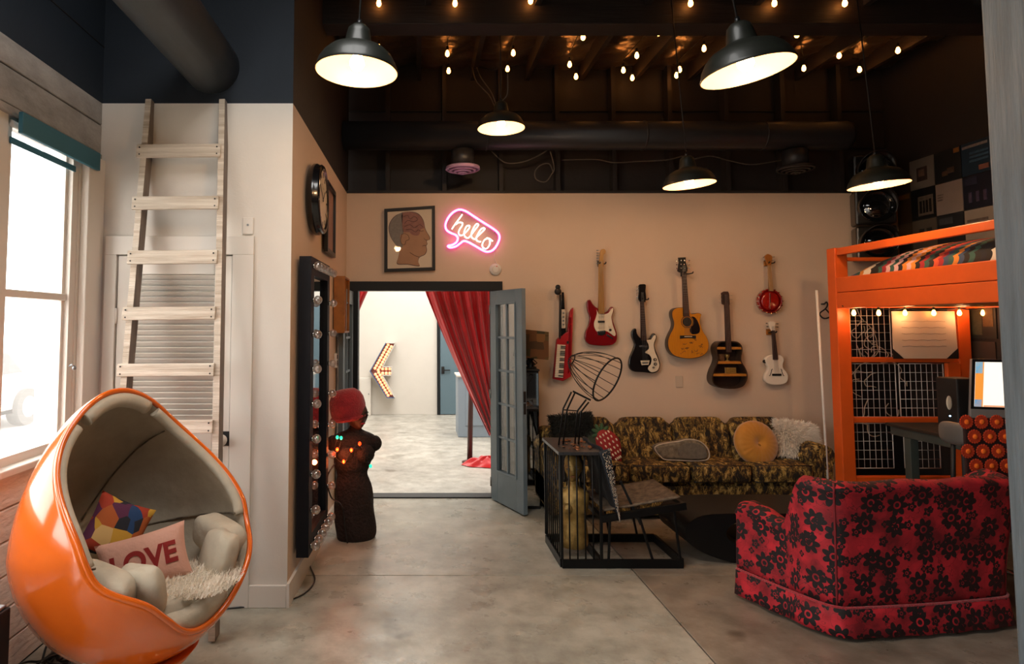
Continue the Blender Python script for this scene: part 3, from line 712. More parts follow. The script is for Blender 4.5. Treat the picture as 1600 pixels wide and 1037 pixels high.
pr(Z3, [(150, 345), (160, 345), (158, 640), (147, 650)], YK-.004, YK+.03, .003, smooth=False).build('neck_rail', m_blackm, t, world=True)
pr(Z3, [(165, 330), (178, 330), (192, 600), (160, 628), (158, 450)], YK, YK+.03, .003, smooth=False).build('neck', m_gblack, t, world=True)
pr(Z3, [(163, 446), (188, 446), (189, 572), (162, 574)], YK-.008, YK, .002, smooth=False).build('control_panel', m_cream, t, world=True)
for i in range(4): disc(Z3, 175, 470+26*i, 6, YK-.014, YK-.007).build('button', m_steel, t, world=True)
pr(Z3, [(212, 500), (228, 500), (222, 860), (205, 880)], YK-.004, YK, .001, smooth=False).build('speaker_grille', m_cherry, t, world=True)
pr(Z3, [(198, 660), (212, 660), (212, 678), (198, 678)], YK-.008, YK, .001, smooth=False).build('switch_block', m_blackm, t, world=True)
c = Z3(136, 326, YK); t = thing('wall_hanger', 'round black knob hanger holding the keytar', 'hanger', (c.x, YB-.02, c.z))
MB().cyl((c.x, YB-.001, c.z), (c.x, YK, c.z), .014, seg=12).build('rod', m_blackm, t, world=True)
MB().ball((c.x, YK-.01, c.z), .036, (1, .5, 1)).build('knob', m_blackm, t, world=True); MB().ball((c.x, YK-.01, c.z+.045), .026, (1, .5, 1)).build('knob', m_blackm, t, world=True)
# acoustic guitar
YA = 6.335
t = thing('acoustic_guitar', 'amber cutaway acoustic guitar with black pickguard and scribbled signatures', 'guitar', (WP(1076, 560, YA).x, YA, WP(1076, 560, YA).z))
ob = [(205, 433), (160, 436), (135, 455), (132, 490), (143, 530), (140, 570), (118, 615), (103, 660), (108, 710), (135, 750), (180, 770), (240, 779), (300, 772), (345, 755), (372, 725), (379, 680), (366, 635), (343, 600), (326, 560), (318, 525), (325, 495), (328, 478), (305, 470), (275, 476), (255, 472), (245, 445)]
pr(Z4, ob, YA+.004, YA+.09, .004).build('body', m_sidew, t, world=True)
pr(Z4, [(x*.985+232*.015, y*.985+610*.015) for x, y in ob], YA, YA+.006, .001).build('soundboard', m_spruce, t, world=True)
disc(Z4, 232, 530, 42, YA-.001, YA).build('rosette', m_sidew, t, world=True); disc(Z4, 232, 530, 37, YA-.002, YA-.0005).build('rosette', m_spruce, t, world=True); disc(Z4, 232, 530, 32, YA-.003, YA-.001).build('sound_hole', m_blackm, t, world=True)
pr(Z4, [(262, 495), (285, 500), (305, 530), (318, 570), (315, 600), (295, 612), (265, 612), (250, 590), (256, 568), (273, 548), (274, 515)], YA-.004, YA, .001).build('pickguard', m_gblack, t, world=True)
pr(Z4, [(185, 622), (292, 622), (292, 644), (262, 640), (215, 640), (185, 644)], YA-.009, YA, .002, smooth=False).build('bridge', m_blackm, t, world=True)
pr(Z4, [(214, 627), (266, 627), (266, 632), (214, 632)], YA-.012, YA-.008, 0, smooth=False).build('saddle', m_guard, t, world=True)
pr(Z4, [(200, 190), (227, 190), (248, 492), (208, 492)], YA-.016, YA+.004, .003, smooth=False).build('neck', m_rosew, t, world=True)
frets(Z4, (213, 193), (228, 492), 26, 38, YA-.0165, 18, t, m_steel)
strings(Z4, (210, 150), (240, 628), 20, 44, YA-.02, 6, t)
pr(Z4, [(173, 96), (223, 94), (224, 130), (235, 165), (235, 186), (226, 196), (180, 196), (168, 186), (172, 160), (178, 128)], YA-.008, YA+.01, .002, smooth=False).build('headstock', m_blackm, t, world=True)
tuners([(176, 118+26*i, -1) for i in range(3)]+[(230, 116+26*i, 1) for i in range(3)], Z4, t, m_chrome, YA)
for i in range(3):
    for x in (192, 213): disc(Z4, x, 116+26*i, 4, YA-.014, YA-.007).build('string_post', m_chrome, t, world=True)
rs = random.Random(5); 
for k in range(17):
    x = rs.uniform(178, 345); y = rs.uniform(655, 752)
    pts = [Z4(x+i*4.2, y+rs.uniform(-7, 7)-i*.7, YA-.0012) for i in range(rs.randint(3, 7))]
    MB().tube(cr_spline([tuple(p) for p in pts], 3, False), .0016, 4).build('signature_stroke', m_blackm, t, world=True)
hanger(Z4, 205, 205, 'black wall hanger behind the acoustic guitar headstock', 12, ytip=YA)
# guitar made into a shelf
YS = 6.33
t = thing('guitar_shelf', 'dark brown guitar opened up into a wall shelf with three ledges', 'shelf', (WP(1137, 607, YS).x, YS, WP(1137, 607, YS).z))
og = [(500, 662), (462, 662), (438, 678), (427, 705), (430, 745), (437, 780), (430, 815), (412, 855), (400, 900), (405, 940), (430, 965), (470, 978), (520, 982), (575, 978), (615, 960), (637, 920), (640, 880), (625, 840), (601, 800), (598, 765), (606, 720), (600, 690), (577, 667), (540, 660)]
o2 = outl(Z4, og, YS, 4); cx = sum(p[0] for p in o2)/len(o2); cz = sum(p[1] for p in o2)/len(o2)
inn = []
for i in range(len(o2)):
    p, q, r_ = Vector(o2[i-1]), Vector(o2[i]), Vector(o2[(i+1) % len(o2)]); d = (r_-p).normalized(); n_ = Vector((d.y, -d.x))
    if n_.dot(Vector((cx, cz))-q) < 0: n_ = -n_
    inn.append(tuple(q+n_*.011))
mb = MB(); mb.ring_loft([[(x, YS, z) for x, z in o2], [(x, YB-.012, z) for x, z in o2]], caps=False); mb.ring_loft([[(x, YS, z) for x, z in inn], [(x, YB-.02, z) for x, z in inn]], caps=False)
mb.ring_loft([[(x, YS, z) for x, z in o2], [(x, YS, z) for x, z in inn]], caps=False); mb.build('side_rim', m_sidew, t, world=True)
MB().prism(o2, YB-.014, YB-.004).build('back_panel', M('dark_walnut', '#2b1a11', .5, var=.3), t, world=True)
for y, x0, x1 in ((708, 432, 600), (805, 437, 598), (889, 408, 634)):
    a = Z4(x0, y-8, YS); b = Z4(x1, y+8, YS); MB().box(a.x, b.x, YS+.002, YB-.015, b.z, a.z).build('ledge', M('shelf_edge_wood', '#b9782c', .4, var=.2, scale=15), t, world=True)
pr(Z4, [(487, 410), (518, 410), (534, 735), (497, 735)], YS-.014, YS+.01, .003, smooth=False).build('neck', m_rosew, t, world=True)
pr(Z4, [(464, 335), (480, 325), (508, 325), (516, 338), (521, 415), (487, 418), (468, 408)], YS-.006, YS+.012, .002, smooth=False).build('headstock', m_rosew, t, world=True)
for x in (479, 505): pr(Z4, [(x-4, 345), (x+4, 345), (x+6, 405), (x-2, 405)], YS-.008, YS-.004, 0, smooth=False).build('peg_slot', m_blackm, t, world=True)
tuners([(468, 352+25*i, -1) for i in range(3)]+[(518, 352+25*i, 1) for i in range(3)], Z4, t, m_cream, YS, .007)
strings(Z4, (496, 345), (514, 735), 18, 30, YS-.018, 6, t)
a = Z4(485, 838, 6.38); b = Z4(563, 880, 6.38)
t = thing('small_picture', 'tiny gold framed picture standing on the lowest ledge of the guitar shelf', 'picture', ((a.x+b.x)/2, 6.38, b.z))
MB().box(a.x, b.x, 6.375, 6.385, b.z, a.z, None, .002).build('frame', m_gold, t, world=True); MB().box(a.x+.012, b.x-.012, 6.372, 6.376, b.z+.012, a.z-.012).build('print', M('brown_print', '#8a6a2c', .5, var=.4, scale=60), t, world=True)
a = Z4(504, 797, 6.38); t = tag(MB().lathe([(.022, 0), (.02, .008), (.007, .014), (.006, .03), (.018, .045), (.022, .07), (.012, .075)], tuple(a), seg=14).build('trophy_cup', m_gold), 'little gold cup on the middle ledge of the guitar shelf', 'ornament')
a = Z4(465, 797, 6.39); t = tag(MB().box(a.x-.03, a.x+.03, 6.385, 6.395, a.z, a.z+.075, None, .003).box(a.x-.022, a.x+.022, 6.380, 6.386, a.z+.01, a.z+.065).build('photo_card', M('sepia_card', '#5e4023', .6, var=.5, scale=50)), 'small brown card leaning on the middle ledge of the guitar shelf', 'card')
# banjo ukulele
YJ = 6.37; c = Z4(793, 390, YJ)
t = thing('banjo_ukulele', 'small red round-bodied banjo with pale neck', 'banjo', (c.x, YJ, WP(1203, 488, YJ).z))
rr = 82/4.3208/152
MB().lathe([(rr*.93, .055), (rr, .045), (rr, .01), (rr*.97, .002), (rr*.88, 0), (rr*.84, .006)], (c.x, YJ-.004, c.z), (0, 1, 0), 48, True).build('pot', m_redg, t, world=True)
MB().lathe([(rr*.86, .004), (rr*.6, -.004), (.001, -.007)], (c.x, YJ-.004, c.z), (0, 1, 0), 48).build('drum_head', m_redg, t, world=True)
MB().lathe([(rr*.88, -.002), (rr*.91, -.006), (rr*.94, -.002)], (c.x, YJ-.004, c.z), (0, 1, 0), 48, False).build('tension_hoop', m_cherry, t, world=True)
for k in range(16):
    an = 2*PI*k/16; MB().box(-.004, .004, -.012, .035, -.004, .004).xf(Matrix.Translation((c.x+math.cos(an)*rr*.99, YJ, c.z+math.sin(an)*rr*.99))).build('bracket', m_chrome, t, world=True)
pr(Z4, [(791, 332), (796, 332), (795, 440), (790, 440)], YJ-.02, YJ-.008, 0, smooth=False).build('tailpiece', m_chrome, t, world=True)
pr(Z4, [(780, 148), (799, 148), (816, 322), (786, 322)], YJ-.016, YJ+.004, .003, smooth=False).build('neck', M('pale_neck', '#a9835a', .5, var=.2), t, world=True)
pr(Z4, [(757, 92), (764, 80), (776, 72), (790, 76), (803, 84), (808, 100), (802, 125), (798, 150), (779, 152), (766, 122)], YJ-.01, YJ+.006, .002, 3).build('headstock', m_orwood, t, world=True)
tuners([(764, 95, -1), (768, 118, -1), (803, 92, 1), (802, 115, 1)], Z4, t, m_chrome, YJ, .006)
hanger(Z4, 766, 135, 'wooden-backed hook holding the red banjo', 8, ytip=YJ, mt=m_orwood)
# white ukulele
c = Z4(835, 860, YG)
t = thing('ukulele', 'white hollow-body ukulele with f-holes', 'ukulele', (c.x, YG, WP(1213, 601, YG).z))
pr(Z4, [(812, 750), (784, 758), (766, 775), (762, 795), (772, 818), (782, 838), (778, 860), (764, 882), (758, 908), (765, 935), (790, 950), (840, 956), (882, 951), (910, 932), (916, 897), (902, 866), (883, 842), (880, 815), (888, 788), (876, 763), (850, 751)], YG, YG+.055, .006).build('body', m_whiteg, t, world=True)
for sg, x0 in ((1, 800), (-1, 872)):
    pts = [(x0+sg*8, 848), (x0+sg*2, 855), (x0, 868), (x0-sg*4, 880), (x0-sg*10, 893), (x0-sg*15, 893)]
    MB().tube(cr_spline([tuple(Z4(x, y, YG-.0005)) for x, y in pts], 4, False), .0035, 6).build('f_hole', m_blackm, t, world=True)
pr(Z4, [(808, 880), (870, 880), (870, 894), (808, 894)], YG-.009, YG, .002, smooth=False).build('bridge', m_blackm, t, world=True)
pr(Z4, [(804, 588), (826, 588), (848, 785), (815, 785)], YG-.014, YG+.004, .003, smooth=False).build('neck', m_rosew, t, world=True)
pr(Z4, [(780, 535), (790, 527), (815, 527), (830, 535), (826, 560), (828, 590), (802, 592), (788, 565)], YG-.008, YG+.006, .002, smooth=False).build('headstock', m_whiteg, t, world=True)
tuners([(783, 540, -1), (788, 562, -1), (828, 543, 1), (828, 565, 1)], Z4, t, m_blackm, YG, .007)
disc(Z4, 760, 797, 12, YG+.01, YG+.03).build('strap_button', m_blackm, t, world=True)
strings(Z4, (812, 560), (838, 884), 14, 26, YG-.017, 4, t)
hanger(Z4, 782, 598, 'wooden-backed hook holding the white ukulele', 8, ytip=YG, mt=m_orwood)
# wall plates and details
a = WP(1061, 596, YB); t = tag(MB().box(a.x-.037, a.x+.037, YB-.009, YB-.001, a.z-.058, a.z+.058, None, .004).build('outlet_cover', m_cream), 'blank cream outlet cover low on the guitar wall', 'outlet cover')
a = WP(774, 421, YB); t = thing('smoke_detector', 'round white smoke detector beside the neon sign', 'smoke detector', (a.x, YB, a.z))
MB().lathe([(.062, 0), (.062, .014), (.052, .028), (.02, .032), (.001, .032)], (a.x, YB-.001, a.z), (0, -1, 0), 32).build('body', m_trimw, t, world=True)
MB().lathe([(.036, 0), (.036, .004), (.032, .005), (.032, 0)], (a.x, YB-.028, a.z), (0, -1, 0), 28, False).build('grille_ring', m_cream, t, world=True)
MB().cyl((a.x+.01, YB-.032, a.z+.03), (a.x+.01, YB-.036, a.z+.03), .006, seg=10).build('indicator', m_red, t, world=True)

# framed head picture
def Z2(x, y, Y): return WP(590+x/5.926, 300+y/5.926, Y)
YP = YB-.03
t = thing('framed_picture', 'black framed poster of a head in profile', 'picture', (WP(640, 422, YP).x, YP, WP(640, 422, YP).z))
def quad(fn, pts, Y): return [(fn(x, y, Y).x, fn(x, y, Y).z) for x, y in pts]
Oq = quad(Z2, [(62, 157), (531, 127), (533, 722), (62, 738)], YP); Iq = quad(Z2, [(92, 183), (503, 155), (505, 696), (92, 710)], YP)
for i in range(4):
    j = (i+1) % 4
    MB().prism([Oq[i], Oq[j], Iq[j], Iq[i]], YP-.012, YB-.002, .002).build('frame_side', m_blackm, t, world=True)
MB().prism(Iq, YP, YB-.002).build('paper', M('picture_paper', '#dccab2', .6), t, world=True)
hp = [(180, 667), (192, 600), (203, 528), (168, 488), (122, 420), (102, 345), (112, 285), (155, 225), (230, 190), (320, 182), (385, 205), (425, 262), (440, 330), (458, 372), (484, 415), (482, 440), (456, 452), (462, 480), (452, 497), (457, 540), (440, 578), (402, 597), (384, 612), (377, 645), (385, 688), (280, 672)]
m_hskin = M('print_skin', '#b08464', .6, var=.12); m_hline = M('print_line', '#4a2d26', .5); m_hair = M('print_grey', '#877e76', .6, var=.2, scale=40); m_brain = M('print_brain', '#96665a', .6, var=.2, scale=30)
MB().prism(outl(Z2, hp, YP, 4), YP-.0012, YP).build('head_outline', m_hline, t, world=True)
MB().prism(outl(Z2, [(x*.975+290*.025, y*.975+420*.025) for x, y in hp], YP, 4), YP-.0024, YP-.001).build('head_print', m_hskin, t, world=True)
MB().prism(outl(Z2, [(203, 528), (168, 486), (126, 418), (107, 345), (117, 288), (158, 230), (228, 196), (228, 300), (240, 380), (210, 400), (215, 470), (235, 500)], YP, 3), YP-.0034, YP-.0022).build('hair_print', m_hair, t, world=True)
MB().prism(outl(Z2, [(228, 196), (320, 187), (382, 210), (420, 266), (434, 330), (400, 345), (380, 400), (320, 395), (290, 370), (240, 370), (228, 300)], YP, 3), YP-.0034, YP-.0022).build('brain_print', m_brain, t, world=True)
MB().prism(outl(Z2, [(225, 390), (255, 385), (285, 405), (290, 440), (262, 450), (255, 480), (230, 485), (212, 450)], YP, 3), YP-.0044, YP-.003).build('ear_print', m_hskin, t, world=True)
for pts in ([(225, 390), (255, 385), (285, 405), (290, 440), (262, 450), (255, 480), (230, 485), (212, 450), (225, 390)], [(385, 355), (405, 362), (425, 358)], [(415, 500), (435, 492), (450, 496)], [(240, 230), (280, 215), (300, 250), (340, 225), (370, 255), (330, 275), (280, 262), (250, 290)], [(250, 320), (300, 300), (340, 330), (390, 300), (420, 325)], [(260, 350), (310, 345), (350, 370), (375, 345)], [(430, 430), (445, 445), (460, 440)], [(300, 560), (350, 590), (384, 600)]):
    MB().tube([tuple(Z2(x, y, YP-.0045)) for x, y in cr_spline(pts, 3, False)], .002, 4).build('ink_line', m_hline, t, world=True)
MB().prism(quad(Z2, [(92, 183), (503, 155), (505, 696), (92, 710)], YP-.007), YP-.008, YP-.007).build('glazing', glass_mat('picture_glass', (.97, .97, .97), .0, (0, 0, 0), .012), t, world=True)

# neon hello sign
def Z7(x, y, Y): return WP(680+x/10.367, 310+y/10.37, Y)
YE = YB-.045
t = thing('neon_sign', 'pink speech-bubble neon sign reading hello', 'neon sign', tuple(Z7(620, 540, YE)))
m_npink = M('neon_pink', '#ff9ad8', .4, emit='#ff4fc0', es=2.6); m_nwhite = M('neon_white', '#fff4e0', .4, emit='#ffeedd', es=3.2); m_ncore = M('neon_pink_core', '#ffe0f4', .4, emit='#ffd0ee', es=3.5)
bub = [(530, 225), (470, 195), (410, 180), (350, 190), (270, 240), (200, 330), (165, 430), (185, 510), (255, 560), (330, 590), (365, 640), (345, 705), (280, 750), (205, 768), (240, 795), (330, 778), (400, 730), (460, 690), (530, 705), (650, 770), (780, 845), (860, 862), (940, 830), (1005, 745), (1042, 640), (1020, 560), (940, 490), (830, 420), (720, 350), (620, 285)]
def npath(pts, n=5, closed=False, Y=YE): return [tuple(Z7(x, y, Y)) for x, y in cr_spline(pts, n, closed)]
cxb = 600; cyb = 520
MB().tube(npath(bub, 4, True, YE+.006), .0125, 8, closed=True).build('bubble_tube', m_npink, t, world=True)
MB().tube(npath(bub, 4, True, YE-.006), .006, 8, closed=True).build('bubble_core', m_ncore, t, world=True)
lets = [[(270, 495), (330, 405), (395, 320), (440, 258)], [(335, 420), (385, 385), (440, 395), (435, 440), (395, 500), (380, 560), (405, 598), (450, 590)],
        [(450, 590), (520, 520), (560, 460), (545, 435), (505, 455), (470, 540), (480, 610), (530, 640), (575, 600)], [(575, 600), (650, 500), (700, 430), (670, 410), (625, 470), (590, 560), (595, 630), (640, 660)],
        [(640, 660), (730, 570), (800, 500), (785, 475), (740, 500), (690, 580), (665, 650), (690, 690), (740, 700)], [(860, 640), (800, 670), (765, 740), (780, 800), (840, 805), (885, 740), (880, 660), (830, 640), (880, 650), (932, 692)], [(600, 655), (660, 705), (720, 735), (770, 750)]]
for i, l_ in enumerate(lets[:6]): MB().tube(npath(l_, 5), .0062, 8).build('letter_tube', m_nwhite, t, world=True)
MB().prism([(p[0], p[2]) for p in npath(bub, 2, True, YE)], YB-.02, YB-.015).build('backing_plate', glass_mat('clear_acrylic', (.95, .93, .93), .05, (.9, .8, .8), .08), t, world=True)
for x, y in ((420, 240), (960, 560), (820, 800)): 
    c = Z7(x, y, YB); MB().cyl((c.x, YB-.001, c.z), (c.x, YE+.0, c.z), .006, seg=8).build('standoff', m_chrome, t, world=True)
cable('thin white lead hanging from the neon sign to the smoke detector', [Z7(940, 830, YB-.01), Z7(960, 900, YB-.01), WP(773, 405, YB-.01), WP(778, 415, YB-.036)], .0025, m_trimw)

# ================================================================ side wall: clock, pictures, bulb mirror
Yk = 4.62; xk = side(Yk)
t = thing('wall_clock', 'large black round drum clock high on the narrow side wall', 'clock', (xk, Yk, 2.65))
zc = WP(500, 312, Yk).z; rk = .265
MB().lathe([(rk*.90, 0), (rk*.94, .012), (rk, .03), (rk, .055), (rk*.96, .07), (rk*.97, .085), (rk*.93, .098), (rk*.84, .098), (rk*.82, .085)], (xk+.001, Yk, zc), (1, 0, 0), 56).build('case', m_gblack, t, world=True)
MB().cyl((xk+.07, Yk, zc), (xk+.086, Yk, zc), rk*.83, seg=48).build('dial', m_guard, t, world=True)
for k in range(12):
    an = 2*PI*k/12; MB().box(-.002, .002, -.006, .006, rk*.62, rk*.76).xf(Matrix.Translation((xk+.087, Yk, zc)) @ Matrix.Rotation(an, 4, 'X')).build('hour_mark', m_blackm, t, world=True)
for an, l_ in ((R(-50), .11), (R(60), .17)): MB().box(-.001, .001, -.005, .005, -.02, l_).xf(Matrix.Translation((xk+.090, Yk, zc)) @ Matrix.Rotation(an, 4, 'X')).build('hand', m_blackm, t, world=True)
Yp0, Yp1 = 5.05, 5.55
za = WP(513, 283, 5.2).z; 
t = thing('framed_picture', 'narrow black framed picture behind the clock on the side wall', 'picture', (side(5.3), 5.3, za-.6))
z0, z1 = WP(515, 396, 5.2).z, WP(515, 287, 5.2).z
f0 = side(5.3)+.004
for (a0, a1, b0, b1) in ((Yp0, Yp1, z1-.035, z1), (Yp0, Yp1, z0, z0+.035), (Yp0, Yp0+.035, z0+.035, z1-.035), (Yp1-.035, Yp1, z0+.035, z1-.035)):
    MB().box(f0+.006, f0+.04, a0, a1, b0, b1, None, .002).build('frame_side', m_black, t, world=True)
MB().box(f0+.008, f0+.018, Yp0+.035, Yp1-.035, z0+.035, z1-.035).build('print', M('muted_print', '#9b7462', .5, var=.3, scale=9), t, world=True)
# bulb mirror
Ym0, Ym1 = 4.14, 4.86
def mx(Y, o): return side(Y, o)
z0, z1 = .245, WP(463, 400, Ym0).z
t = thing('vanity_mirror', 'tall navy framed mirror ringed with clear globe bulbs', 'mirror', (side(4.5)+.01, 4.5, z0))
def mbox(ya, yb, za, zb_, o0, o1): return slab_between(ya, yb, za, zb_, za, zb_, o0, o1)
m_navyf = M('navy_frame', '#0d1018', .6, spec=.25)
D_ = .102
mbox(Ym0, Ym0+.105, z0, z1, .022, D_).build('frame_side', m_navyf, t, world=True)
mbox(Ym1-.09, Ym1, z0, z1, .022, D_).build('frame_side', m_navyf, t, world=True)
mbox(Ym0+.106, Ym1-.091, z1-.12, z1, .022, D_).build('frame_side', m_navyf, t, world=True)
mbox(Ym0+.106, Ym1-.091, z0, z0+.12, .022, D_).build('frame_side', m_navyf, t, world=True)
mbox(Ym0+.106, Ym1-.091, z0+.12, z1-.12, .03, D_-.03).build('mirror_glass', m_mirror, t, world=True)
m_globe = glass_mat('clear_globe', (.85, .85, .85), .25, (.9, .85, .8), .4)
gb = MB().ball((0, 0, 0), .03, seg=14, rings=8).mesh('globe_bulb', m_globe); gs = MB().cyl((-.036, 0, 0), (-.024, 0, 0), .016, seg=10).mesh('bulb_socket', m_chrome)
pts = [(Ym0+.052, z0+.06+(z1-z0-.12)*k/8) for k in range(9)]+[(Ym1-.045, z0+.06+(z1-z0-.12)*k/8) for k in range(9)]+[(Ym0+.052+(.62)*k/5, zz) for k in range(1, 5) for zz in (z0+.06, z1-.06)]
for y, z in pts:
    o = bpy.data.objects.new('globe_bulb', gb); C.objects.link(o); o.parent = t; o.location = Vector((side(y, D_+.036), y, z))-t.location
    k = bpy.data.objects.new('bulb_socket', gs); C.objects.link(k); k.parent = o
# orange shallow wooden box and keypad
Yo0, Yo1 = 5.62, 6.02
z0, z1 = WP(522, 520, 5.7).z, WP(522, 432, 5.7).z; f0 = side(5.8)+.003
t = thing('wall_box', 'open amber wooden box frame on the side wall beside the tall mirror', 'shelf box', (f0, 5.8, z0))
for nm, bb in (('side_board', (f0, f0+.10, Yo0, Yo0+.015, z0, z1)), ('side_board', (f0, f0+.10, Yo1-.015, Yo1, z0, z1)), ('top_board', (f0, f0+.10, Yo0+.016, Yo1-.016, z1-.015, z1)), ('bottom_board', (f0, f0+.10, Yo0+.016, Yo1-.016, z0, z0+.015)), ('back_board', (f0, f0+.006, Yo0+.016, Yo1-.016, z0+.015, z1-.015)), ('divider', (f0+.006, f0+.09, 5.81, 5.825, z0+.015, z1-.015))):
    MB().box(*bb, None, .002).build(nm, m_orwood, t, world=True)
c = WP(517, 562, 5.75); f0 = side(5.75)
t = thing('keypad', 'small white door keypad on the side wall', 'keypad', (f0, 5.75, c.z))
MB().box(f0+.001, f0+.025, 5.70, 5.78, c.z-.07, c.z+.06, None, .005).build('body', m_trimw, t, world=True); MB().box(f0+.025, f0+.028, 5.715, 5.765, c.z+.01, c.z+.045).build('display', m_blackm, t, world=True)
for k in range(9): MB().box(f0+.025, f0+.029, 5.715+.018*(k % 3), 5.727+.018*(k % 3), c.z-.055+.018*(k//3), c.z-.043+.018*(k//3)).build('key', m_steel, t, world=True)
# wall switch on the closet wall
a = WP(388, 353, YN); t = thing('light_switch', 'white rocker switch plate on the closet wall above the louvred door', 'switch', (a.x, YN, a.z))
MB().box(a.x-.036, a.x+.036, YN-.012, YN-.001, a.z-.055, a.z+.055, None, .005).build('plate', m_trimw, t, world=True); MB().cyl((a.x, YN-.011, a.z+.005), (a.x, YN-.016, a.z+.005), .007, seg=12).build('button', m_steel, t, world=True)

# ================================================================ ladder
LY0, LY1, LZ1 = 3.55, 3.955, 3.20
def lY(z): return LY0+(LY1-LY0)*z/LZ1
def lp(px, py):
    """point on the leaning ladder plane"""
    Y = 3.6
    for _ in range(12): p = WP(px, py, Y); Y = lY(p.z)
    return WP(px, py, Y)
t = thing('ladder', 'whitewashed wooden ladder with flat rungs leaning on the closet wall', 'ladder', (-1.45, LY0, 0))
A0, A1 = lp(232, 155), lp(193, 600); B0, B1 = lp(347, 155), lp(335, 780)
def ext(a, b): d = (b-a)/(b.z-a.z); return b-d*b.z
nrm = Vector((0, LZ1, -(LY1-LY0))).normalized()   # into the wall side
for a, b, nm in ((A0, A1, 'rail'), (B0, B1, 'rail')):
    e = ext(a, b); top = a; off = Vector((0, .045, 0))
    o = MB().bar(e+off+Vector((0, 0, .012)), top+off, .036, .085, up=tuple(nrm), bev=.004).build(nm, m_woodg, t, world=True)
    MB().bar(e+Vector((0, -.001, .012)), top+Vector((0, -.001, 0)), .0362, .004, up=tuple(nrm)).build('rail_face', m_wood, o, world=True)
for y0, y1, xa, xb in ((227, 247, 215, 346), (308, 328, 208, 343), (392, 413, 201, 341), (480, 500, 193, 338), (568, 588, 185, 336), (656, 677, 177, 334), (746, 768, 168, 332), (838, 860, 160, 330)):
    a = lp(xa, (y0+y1)/2); b = lp(xb, (y0+y1)/2-1); h = (lp(xa, y0)-lp(xa, y1)).length
    o = MB().bar(a+Vector((0, -.012, 0)), b+Vector((0, -.012, 0)), .022, h, up=(0, (LY1-LY0), LZ1), bev=.004).build('rung', m_wood, t, world=True)
    for q in (a+Vector((.022, -.025, 0)), b+Vector((-.022, -.025, 0))):
        for dz in (-.022, .022): MB().cyl(q+Vector((0, .002, dz)), q+Vector((0, -.002, dz)), .005, seg=8).build('screw', m_blackm, o, world=True)

# ================================================================ shape helpers for soft things
def spw(a, e): return math.copysign(abs(a)**e, a)
def puffy(c, h, e1=.35, e2=.35, nu=28, nv=18, m=None, wob=0, seed=1):
    """superellipsoid cushion, half sizes h"""
    rings = []
    for i in range(nv+1):
        ph = -PI/2+PI*i/nv; cp = spw(math.cos(ph), e1); sp_ = spw(math.sin(ph), e1)
        r = []
        for k in range(nu):
            th = 2*PI*k/nu; x = max(cp, 1e-3)*spw(math.cos(th), e2); y = max(cp, 1e-3)*spw(math.sin(th), e2)
            w_ = 1+wob*math.sin(3*x*2+seed)*math.cos(4*y+seed*2)
            r.append(Vector((c[0]+h[0]*x*w_, c[1]+h[1]*y*w_, c[2]+h[2]*sp_*w_)))
        rings.append(r)
    mb = MB(); mb.ring_loft(rings)
    return mb.xf(m) if m else mb
def pillow(wd, ht, tk, m, n=18, pinch=.08):
    mb = MB()
    def f(sg):
        def g(u, v):
            a = 2*u-1; b = 2*v-1
            q = (max(0, 1-abs(a)**2.6)**.5)*(max(0, 1-abs(b)**2.6)**.5)
            pin = 1-pinch*(1-abs(a)**2)*(abs(b)**3) ; pin2 = 1-pinch*(1-abs(b)**2)*(abs(a)**3)
            return Vector((a*wd/2*pin2, sg*q*tk/2, b*ht/2*pin))
        return g
    mb.grid(f(-1), n, n); mb.grid(f(1), n, n)
    return mb.xf(m)
def TR(loc, rx=0, ry=0, rz=0):
    return Matrix.Translation(loc) @ Matrix.Rotation(R(rz), 4, 'Z') @ Matrix.Rotation(R(ry), 4, 'Y') @ Matrix.Rotation(R(rx), 4, 'X')
def fur(samp, n, ln, wd, rnd, droop=.3):
    mb = MB()
    for i in range(n):
        p, nn = samp(rnd); d = (nn+Vector((rnd.uniform(-.6, .6), rnd.uniform(-.6, .6), rnd.uniform(-.6, .4)))).normalized(); L_ = ln*rnd.uniform(.6, 1.2)
        a = d.cross(Vector((rnd.random(), rnd.random(), rnd.random()))).normalized()*wd
        q = p+d*L_*.55; r_ = q+(d+Vector((0, 0, -droop))).normalized()*L_*.5
        mb.add([p-a, p+a, q+a*.8, q-a*.8, r_], [(0, 1, 2, 3), (3, 2, 4)], True)
    return mb
def quick(mb, name, mt, label, cat, group=None, **k): return tag(mb.build(name, mt, **k), label, cat, group)

# ================================================================ egg chair
EC = Vector((-1.235, 2.86, .835)); ea = 65
t = thing('egg_chair', 'glossy orange egg chair on a pedestal with beige padded inside', 'chair', (EC.x, EC.y, 0), R(ea-90))
Rr, Hu, Hd = .49, .625, .54
def egg_pt(th, ph, k=1.0):
    d = Vector((-math.cos(th), math.sin(th)*math.cos(ph), math.sin(th)*math.sin(ph)))
    h = Hu if d.z > 0 else Hd
    tt = 1/math.sqrt((d.x**2+d.y**2)/Rr**2+d.z**2/h**2)
    p = d*tt*k
    f = 1-.20*max(0, p.z)/Hu
    return Vector((p.x*f, p.y*f, p.z))
def sstep(a, b, x): x = min(1, max(0, (x-a)/(b-a))); return x*x*(3-2*x)
def cutf(z):
    v = -.04+.27*(1-sstep(-.08, .50, z))
    return v+.115*sstep(-.08, -.24, z)-.05*sstep(-.30, -.48, z)
def thmax(ph):
    lo, hi = .3, PI-.05
    n_ = 400; pv = lo
    for i in range(n_):
        th = lo+(hi-lo)*i/n_; p = egg_pt(th, ph)
        if p.x > cutf(p.z): return th
    return hi
NP = 128; tm = [thmax(2*PI*k/NP) for k in range(NP)]
for _ in range(2): tm = [(tm[k-2]+2*tm[k-1]+3*tm[k]+2*tm[(k+1) % NP]+tm[(k+2) % NP])/9 for k in range(NP)]
